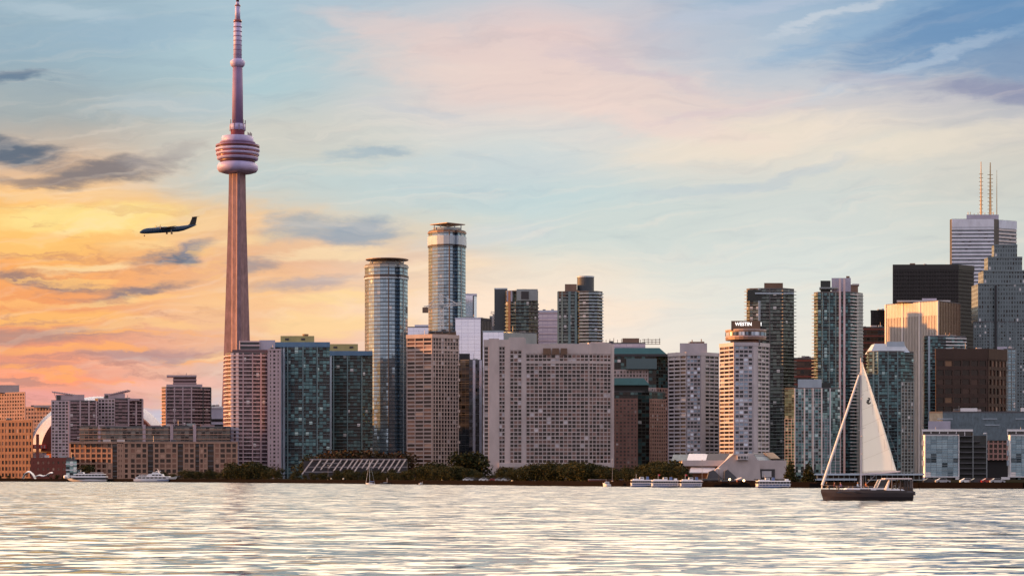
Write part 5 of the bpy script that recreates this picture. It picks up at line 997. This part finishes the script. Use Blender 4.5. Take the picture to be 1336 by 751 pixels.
for d_ in (-1.32, 1.32):
    mb = MB(); mb.tube(W(1153.5,639,d_*1.1), W(1158.6,625.2,d_*.95), .30, .16, 8); mb.tube(W(1142.3,636,d_), W(1147.4,625.3,d_*.92), .07); mb.tube(W(1147.2,625.4,d_*.92), W(1158,625.2,d_*.92), .06); part(yt, 'windscreen_frame', mb, M['boatwhite'])
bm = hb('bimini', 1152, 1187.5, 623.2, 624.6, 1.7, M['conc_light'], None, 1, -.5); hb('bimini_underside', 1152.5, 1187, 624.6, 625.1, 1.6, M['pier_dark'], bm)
for x in (1161,1172,1178,1181,1184.5,1187):
    for d_ in (-1.6, 1.55): mb = MB(); mb.tube(W(x,640,d_*1.08), W(x,624.8,d_), .05 if x < 1170 else .09); part(yt, 'stanchion', mb, M['steel'] if x < 1170 else M['pier_dark'])
hb('side_curtain', 1185, 1188.5, 625, 636, 1.6, M['conc_beige'], None, 0, 0, -1.45); hb('stern_locker', 1174, 1189, 634.8, 640, 1.5, M['brownmet'])
mb = MB(); ww = W(1172,634,-.4)
for i in range(20):
    a0, a1 = 2*math.pi*i/20, 2*math.pi*(i+1)/20; mb.tube(ww+Vector((0,math.cos(a0),math.sin(a0)))*.5, ww+Vector((0,math.cos(a1),math.sin(a1)))*.5, .03, n=5)
mb.tube(ww, ww-Vector((0,0,.7)), .08); part(yt, 'steering_wheel', mb, M['steel'])
mb = MB(); mb.tube(W(1123.4,636), W(1123.2,466.5), .13, .085, 10); ms = part(yt, 'mast', mb, M['offwhite']); mb = MB(); mb.tube(W(1123.2,466.6), W(1123.2,461.5), .03); mb.tube(W(1121.6,464.6), W(1124.6,464.6), .03); part(yt, 'mast_instrument', mb, M['pier_dark'], ms)
for y in (520,569,592):
    for d_ in (-1.05, 1.05): mb = MB(); mb.tube(W(1123.3,y), W(1123.9,y-.6,d_), .05, .035); part(yt, 'spreader', mb, M['offwhite'], ms)
for yy, r_ in ((560,.3),(565,.16)): mb = MB(); mb.lathe([(.05,-.12),(r_,-.1),(r_,.1),(.05,.14)], 14); o = part(yt, 'radar_dome', mb, M['boatwhite'], ms); o.location = W(1119.5 if yy == 560 else 1121.8, yy)-yt.location
mb = MB(); mb.tube(W(1119.5,560.8), W(1123.3,560.8), .05); part(yt, 'radar_bracket', mb, M['offwhite'], ms)
mb = MB(); mb.tube(W(1123.4,618.8), W(1174,614.6,-.5), .13, .11, 10); part(yt, 'boom', mb, M['offwhite'])
mb = MB(); mb.tube(W(1122.9,482), W(1121,489), .03); mb.tube(W(1121,489), W(1072.8,632.5), .155, .22, 10); mb.tube(W(1072.8,632.5), W(1072.2,637), .10, n=10); part(yt, 'furled_headsail', mb, M['boatwhite'])
for x, y, d_, nm in ((1187,638,-.2,'backstay'),(1123.6,637.8,-1.95,'shroud'),(1123.6,637.8,1.95,'shroud')): mb = MB(); mb.tube(W(1123.2,468 if nm == 'backstay' else 486), W(x,y,d_), .022, n=4); part(yt, nm, mb, M['steel'])
mb = MB(); mb.tube(W(1144,617,-.2), W(1128,632.5,-.2), .05); part(yt, 'boom_vang', mb, M['steel'])
ms_, t, b = mat("sailcloth_translucent"); b.inputs['Base Color'].default_value = (.86,.84,.80,1); b.inputs['Roughness'].default_value = .8; b.inputs['Specular IOR Level'].default_value = .2
tr = t.node('ShaderNodeBsdfTranslucent'); tr.inputs[0].default_value = (.92,.93,.94,1); mx = t.node('ShaderNodeMixShader'); mx.inputs[0].default_value = .68
t.l.new(b.outputs[0], mx.inputs[1]); t.l.new(tr.outputs[0], mx.inputs[2]); t.l.new(mx.outputs[0], ms_.node_tree.nodes['Material Output'].inputs[0]); M['sail'] = ms_
# mainsail: curved sheet with real thickness
def sailpt(u, v):
    """u along luff upward, v luff to leech"""
    y = 617.2-(617.2-472)*u; xl = 1124.2-.6*u; xr = (1170.4-(1170.4-1125.6)*u**1.0)+2.2*math.sin(math.pi*u)**1.0*.5
    yv = y-(2.6*(1-u))*v; w_ = X(xr,D)-X(xl,D)
    return Vector((X(xl,D)+w_*v, D-.15+.45*v-.16*math.sin(math.pi*min(1,v*1.02))*(.35+.65*math.sin(math.pi*min(1,u+.12))), Z(yv,D)))
mb = MB(); nu, nv = 40, 14
for i in range(nu):
    for j in range(nv):
        q = [sailpt(i/nu,j/nv), sailpt(i/nu,(j+1)/nv), sailpt((i+1)/nu,(j+1)/nv), sailpt((i+1)/nu,j/nv)]
        mb.poly(q)
me = mb.mesh('mainsail', yt.location, True); bmx = bmesh.new(); bmx.from_mesh(me); bmesh.ops.remove_doubles(bmx, verts=bmx.verts, dist=.001); bmx.to_mesh(me); bmx.free()
ml = link('mainsail', me, M['sail'], yt); sd = ml.modifiers.new('thick', 'SOLIDIFY'); sd.thickness = .02; sd.offset = 0
def sailline(name, pts, r_, m):
    mb = MB()
    for (a, b_), (c_, d_) in zip(pts, pts[1:]):
        p, q = sailpt(a,b_), sailpt(c_,d_); o_ = Vector((0,-.025,0)); mb.tube(p+o_, q+o_, r_, n=4)
    part(yt, name, mb, m, ml)
seam = plain("sail_seam", (.52,.49,.45), .8)
for u0, u1 in ((.12,.21),(.27,.35),(.42,.49),(.57,.62),(.73,.76)): sailline('seam', [(u0+(u1-u0)*k/8, k/8) for k in range(9)], .018, seam)
for u0, v0 in ((.73,.55),(.52,.62),(.36,.72),(.20,.80)): sailline('batten', [(u0,v0),(u0+.10,v0+.03+.35*(.10)/(1-u0))], .022, seam)
for u0 in (.40,.70): sailline('reef_line', [(u0,.0),(u0+.01,.18)], .022, M['steel'])
sailline('leech_patch', [(.0,.86),(.16,.99)], .018, seam)
# the dark curled emblem on the sail: a plain S of two hooks
mb = MB(); c0 = (1133.2, 523.5); S_ = [(-1.2,-4.2),(.2,-4.4),(1.3,-3.4),(1.2,-2.0),(-.2,-1.0),(-1.6,.2),(-1.8,1.8),(-.6,3.0),(1.0,3.2),(2.2,2.6),(2.8,1.4)]
R_ = [.05,.10,.12,.14,.17,.21,.22,.20,.15,.10,.05]
def onsail(x, y):
    u = (617.2-y)/(617.2-472); a, b_ = sailpt(u,0), sailpt(u,1); v = (X(x,D)-a.x)/(b_.x-a.x); return sailpt(u, v)+Vector((0,-.03,0))
pts = [onsail(c0[0]+x*.95, c0[1]+y*.95) for x, y in S_]
for i in range(len(pts)-1):
    a, b_ = pts[i], pts[i+1]; d = (b_-a).normalized(); s_ = Vector((d.z,0,-d.x)); mb.hexa([tuple(p) for p in (a-s_*R_[i], b_-s_*R_[i+1], b_-s_*R_[i+1]+Vector((0,.01,0)), a-s_*R_[i]+Vector((0,.01,0)), a+s_*R_[i], b_+s_*R_[i+1], b_+s_*R_[i+1]+Vector((0,.01,0)), a+s_*R_[i]+Vector((0,.01,0)))])
part(yt, 'sail_emblem', mb, M['black'], ml)
# pulpit and lifelines
mb = MB()
for d_ in (-1, 1):
    pr = [W(1071.5,632.6,0), W(1079,632.8,d_*.75), W(1090,633.2,d_*1.45), W(1110,633.8,d_*1.95), W(1150,634.6,d_*2.0)]
    for a, b_ in zip(pr, pr[1:]): mb.tube(a, b_, .022, n=5)
    for (x, y, w_) in ((1072.5,637.5,.1),(1079,637.6,.75),(1090,638,1.45),(1110,638.4,1.95),(1130,638.8,2.0)): mb.tube(W(x,y,d_*w_), W(x,y-5,d_*w_), .022, n=5)
part(yt, 'guard_rail', mb, M['steel'])

# ------------------------------------------------------------------ people aboard
skin = plain("skin", (.42,.25,.18), .6); hair = plain("hair_dark", (.03,.02,.015), .7); PANTS = plain("dark_trousers", (.03,.03,.045), .8)
def person(px, y, d, lab, shirt, face=-1, sit=True, lean=0.0, hat=None):
    """seated figure at photo column px with the seat at row y; face -1 looks left, 1 right, 0 to the viewer"""
    seat = W(px, y, d); e = empty('person', seat, lab, 'person')
    J = {}; f = Vector((face,-.35,0)).normalized() if face else Vector((0,-1,0)); s_ = Vector((-f.y, f.x, 0)); up = Vector((0,0,1))
    def pt(a, b_, c): return f*a+s_*b_+up*c
    V_ = [(pt(0,0,.10),.150),(pt(.02+lean*.3,0,.28),.135),(pt(.02+lean*.7,0,.46),.155),(pt(.03+lean,0,.57),.075),(pt(.06+lean,0,.66),.085),(pt(.07+lean,0,.76),.098),(pt(.05+lean,0,.84),.07)]
    E_ = [(0,1),(1,2),(2,3),(3,4),(4,5),(5,6)]
    def chain(root, pts):
        p = root
        for v in pts: V_.append(v); E_.append((p, len(V_)-1)); p = len(V_)-1
    for q in (-1, 1):
        chain(2, [(pt(.02+lean,.19*q,.50),.07),(pt(.10+lean,.25*q,.27),.050),(pt(.30+lean*.5,.17*q,.17),.040),(pt(.39+lean*.5,.15*q,.17),.040),(pt(.46+lean*.5,.14*q,.16),.022)])
        if sit: chain(0, [(pt(.10,.11*q,.09),.11),(pt(.46,.13*q,.13),.075),(pt(.48,.13*q,-.14),.060),(pt(.50,.13*q,-.32),.045),(pt(.62,.14*q,-.34),.042)])
        else: chain(0, [(pt(.0,.10*q,0),.10),(pt(.03,.11*q,-.42),.072),(pt(.0,.11*q,-.80),.046),(pt(.12,.12*q,-.83),.042)])
    me = bpy.data.meshes.new('body'); me.from_pydata([tuple(v[0]) for v in V_], E_, []); o = link('body', me, shirt, e)
    me.skin_vertices.new() if hasattr(me.skin_vertices, 'new') and not me.skin_vertices else None
    sk = o.modifiers.new('skin', 'SKIN')
    if not me.skin_vertices: return
    for sv, v in zip(me.skin_vertices[0].data, V_): sv.radius = (v[1], v[1])
    me.skin_vertices[0].data[0].use_root = True
    sub = o.modifiers.new('sub', 'SUBSURF'); sub.levels = 1; sub.render_levels = 1
    bpy.context.view_layer.update(); dg = bpy.context.evaluated_depsgraph_get(); m2 = bpy.data.meshes.new_from_object(o.evaluated_get(dg)); o.modifiers.clear(); o.data = m2; m2.materials.clear()
    for m_ in (shirt, skin, PANTS): m2.materials.append(m_)
    for p in m2.polygons:
        c = p.center; a = c.dot(f); h_ = c.z; b_ = abs(c.dot(s_)); p.use_smooth = True
        p.material_index = 1 if h_ > .55 else (2 if h_ < .12 or (sit and a > .14 and h_ < .21 and b_ < .135) else (1 if a > .28+lean*.5 and h_ < .3 else 0))
    hd = MB(); cx_ = pt(.035+lean,0,.80); rings = []
    for k_ in range(6):
        th = math.pi*.5*k_/5; rings.append([cx_+f*(-.015)+(f*math.cos(q)+s_*math.sin(q))*(.112*math.cos(th)+.002)+up*(.115*math.sin(th)-.015) for q in [2*math.pi*j/14 for j in range(14)]])
    hd.loft(rings); link('cap' if hat else 'hair', hd.mesh('hair', (0,0,0), True), hat or hair, e)
    fc = MB(); hc = pt(.07+lean,0,.745)
    fc.tube(hc+f*.085+up*.02, hc+f*.118-up*.015, .012, .018, 6); link('nose', fc.mesh('nose'), skin, e)
    for q in (-1, 1):
        ey = MB(); ey.tube(hc+f*.086+s_*.034*q+up*.03, hc+f*.095+s_*.036*q+up*.03, .011, .008, 6); link('eye', ey.mesh('eye'), M['black'], e)
        er = MB(); er.tube(hc+s_*.092*q+up*.01, hc+s_*.112*q+up*.02-f*.01, .028, .022, 6); link('ear', er.mesh('ear'), skin, e)
    mo = MB(); mo.tube(hc+f*.09-s_*.025-up*.05, hc+f*.09+s_*.025-up*.05, .008, n=5); link('mouth', mo.mesh('mouth'), plain("lips_%d" % px, (.3,.12,.1), .6), e)
cl = lambda n_, c_: plain("cloth_"+n_, c_, .85)
person(1077.5, 635.2, -.2, 'person in black top sitting at the bow under the furled sail', cl('black', (.02,.02,.022)), 1, True, .02)
person(1087, 635.6, -.5, 'person in dark red top sitting on the foredeck', cl('dark_red', (.14,.03,.03)), 1, True, .08)
person(1097, 635.8, -.6, 'person in purple top leaning forward on the foredeck', cl('purple', (.18,.09,.22)), -1, True, .12)
person(1117.5, 635.4, -.5, 'person in pale blue top sitting left of the mast', cl('pale_blue', (.45,.55,.68)), 1, True, .06)
person(1128.5, 635.2, -.5, 'person in orange top sitting right of the mast', cl('orange', (.75,.22,.06)), 1, True, .02)
person(1169, 636.6, .5, 'person in white shirt sitting at the helm under the awning', cl('white', (.6,.6,.6)), -1, True, .04)

# ------------------------------------------------------------------ the aeroplane
PL = empty('airplane', (X(219,1110), 1110, Z(299.5,1110)), 'dark blue twin propeller airliner descending left of the great tower with wheels down', 'airplane')
PL.rotation_euler = (Matrix.Rotation(R(180+27), 4, 'Z') @ Matrix.Rotation(R(6.5), 4, 'Y') @ Matrix.Rotation(R(-6), 4, 'X')).to_euler()
def padd(name, mb, m, parent=None, smooth=True): return link(name, mb.mesh(name, (0,0,0), smooth), m, parent or PL)
mb = MB(); rings = []
for x, r_, z in ((15.9,.08,-.55),(15.4,.45,-.5),(14.6,.80,-.35),(13.4,1.12,-.12),(11.5,1.34,0),(8,1.35,0),(0,1.35,0),(-6,1.35,.05),(-9,1.18,.35),(-12,.85,.9),(-14.5,.5,1.35),(-16.2,.15,1.6)): rings.append([(x, r_*math.cos(2*math.pi*k_/20), z+1.12*r_*math.sin(2*math.pi*k_/20)) for k_ in range(20)])
mb.loft(rings); fz = padd('fuselage', mb, M['planeblue'])
mb = MB()
for x in range(-7, 11): 
    for s_ in (-1, 1): mb.box(x*1.0-.18, x*1.0+.18, s_*1.34-.04, s_*1.34+.04, .15, .6)
o = padd('cabin_window', mb, M['glassd'], fz, False)
mb = MB(); mb.box(13.5, 14.3, -.75, .75, .35, .75); padd('windscreen', mb, M['glassd'], fz, False)
mb = MB()
def wing(mb, secs):
    rr = []
    for y, xl, ch, z, th in secs: rr.append([(xl-ch*q, y, z+th*w_) for q, w_ in ((0,0),(.08,.5),(.3,.75),(.7,.4),(1,0),(.7,-.15),(.3,-.3),(.08,-.25))])
    mb.loft(rr)
wing(mb, [(-15,1.2,1.6,1.9,.2),(-5,2.1,2.8,1.5,.35),(0,2.3,3.1,1.45,.42),(5,2.1,2.8,1.5,.35),(15,1.2,1.6,1.9,.2)]); padd('wing', mb, M['planedark'])
mb = MB(); mb.loft([[(-10.2,-.14,1.0),(-10.2,.14,1.0),(-15.6,.12,1.4),(-15.6,-.12,1.4)],[(-12.4,-.13,2.4),(-12.4,.13,2.4),(-16,.11,2.4),(-16,-.11,2.4)],[(-14.2,-.1,5.9),(-14.2,.1,5.9),(-17,.08,5.9),(-17,-.08,5.9)]]); padd('tail_fin', mb, M['planedark'], None, False)
mb = MB(); wing(mb, [(-5.4,-15.6,1.3,6.1,.16),(0,-14.0,2.7,6.0,.28),(5.4,-15.6,1.3,6.1,.16)]); padd('tailplane', mb, M['planedark'])
for s_ in (-1, 1):
    mb = MB(); mb.loft([[(x, s_*4.2+r_*math.cos(2*math.pi*k_/14), z+r_*1.15*math.sin(2*math.pi*k_/14)) for k_ in range(14)] for x, r_, z in ((5.3,.25,1.0),(4.9,.5,1.0),(3.6,.68,.95),(1,.7,.85),(-2,.55,.95),(-3.6,.15,1.25))]); nc = padd('engine', mb, M['planedark'])
    for k_ in range(6):
        a = 2*math.pi*k_/6+.3*s_; mb = MB(); d = Vector((0,math.cos(a),math.sin(a))); e_ = Vector((.06, -math.sin(a)*.16, math.cos(a)*.16)); c_ = Vector((5.35,s_*4.2,1.0)); mb.hexa([tuple(c_+d*.2-e_), tuple(c_+d*.2+e_), tuple(c_+d*.2+e_+Vector((.04,0,0))), tuple(c_+d*.2-e_+Vector((.04,0,0))), tuple(c_+d*2.0-e_*.7), tuple(c_+d*2.0+e_*.7), tuple(c_+d*2.0+e_*.7+Vector((.04,0,0))), tuple(c_+d*2.0-e_*.7+Vector((.04,0,0)))]); padd('propeller_blade', mb, M['black'], nc, False)
    mb = MB(); mb.tube((-.2,s_*4.2,.5), (-.6,s_*4.2,-1.8), .14); lg = padd('landing_gear', mb, M['steel'], None, False)
    for w_ in (-.28, .28): mb = MB(); mb.tube((-.6,s_*4.2+w_-.14,-2.0), (-.6,s_*4.2+w_+.14,-2.0), .5, n=14); padd('wheel', mb, M['brownmet'], lg, False)
mb = MB(); mb.tube((13.0,0,-1.2), (13.3,0,-2.4), .1); lg = padd('landing_gear', mb, M['steel'], None, False)
for w_ in (-.2, .2): mb = MB(); mb.tube((13.3,w_-.1,-2.5), (13.3,w_+.1,-2.5), .32, n=12); padd('wheel', mb, M['brownmet'], lg, False)

# ------------------------------------------------------------------ cars parked along the quay
def car(px, m, lab, d):
    D = shoreD(px)+d; e = thing_at('parked_car', lab, 'car', px, D, GZ, 'cars parked on the quay'); x = X(px,D)
    mb = MB(); mb.loft([[(x+dx, y, GZ+z) for dx, z in ((-2.2,.3),(2.2,.3),(2.25,.75),(1.3,.9),(.7,1.42),(-.9,1.45),(-1.8,.95),(-2.25,.8))] for y in (D-.85, D+.85)]); b_ = part(e, 'body', mb, m)
    mb = MB(); mb.loft([[(x+dx, y, GZ+z) for dx, z in ((-1.5,.95),(1.15,.95),(.65,1.36),(-.85,1.38))] for y in (D-.87, D+.87)]); part(e, 'window', mb, M['glassd'])
    for w_ in (-1.4, 1.4): mb = MB(); mb.tube((x+w_,D-.9,GZ+.32),(x+w_,D-.6,GZ+.32),.32,n=12); part(e, 'wheel', mb, M['black'])
paints = [plain("car_white", (.75,.75,.77), .3), plain("car_silver", (.45,.46,.5), .3), plain("car_dark", (.04,.04,.05), .3), plain("car_red", (.3,.03,.03), .3)]
for j, px in enumerate((611,617,624.5,632,638,646,653,661)): car(px, paints[(0,1,2,0,0,3,1,0)[j]], ('white','silver','dark','white','white','red','silver','white')[j]+' car parked on the quay below the broad concrete slab', 9)
for j, px in enumerate((1214,1230,1262,1275,1290,1301)): car(px, paints[(2,1,0,2,3,1)[j]], ('dark','silver','white','dark','red','silver')[j]+' car parked on the quay before the glass harbour blocks', 14)
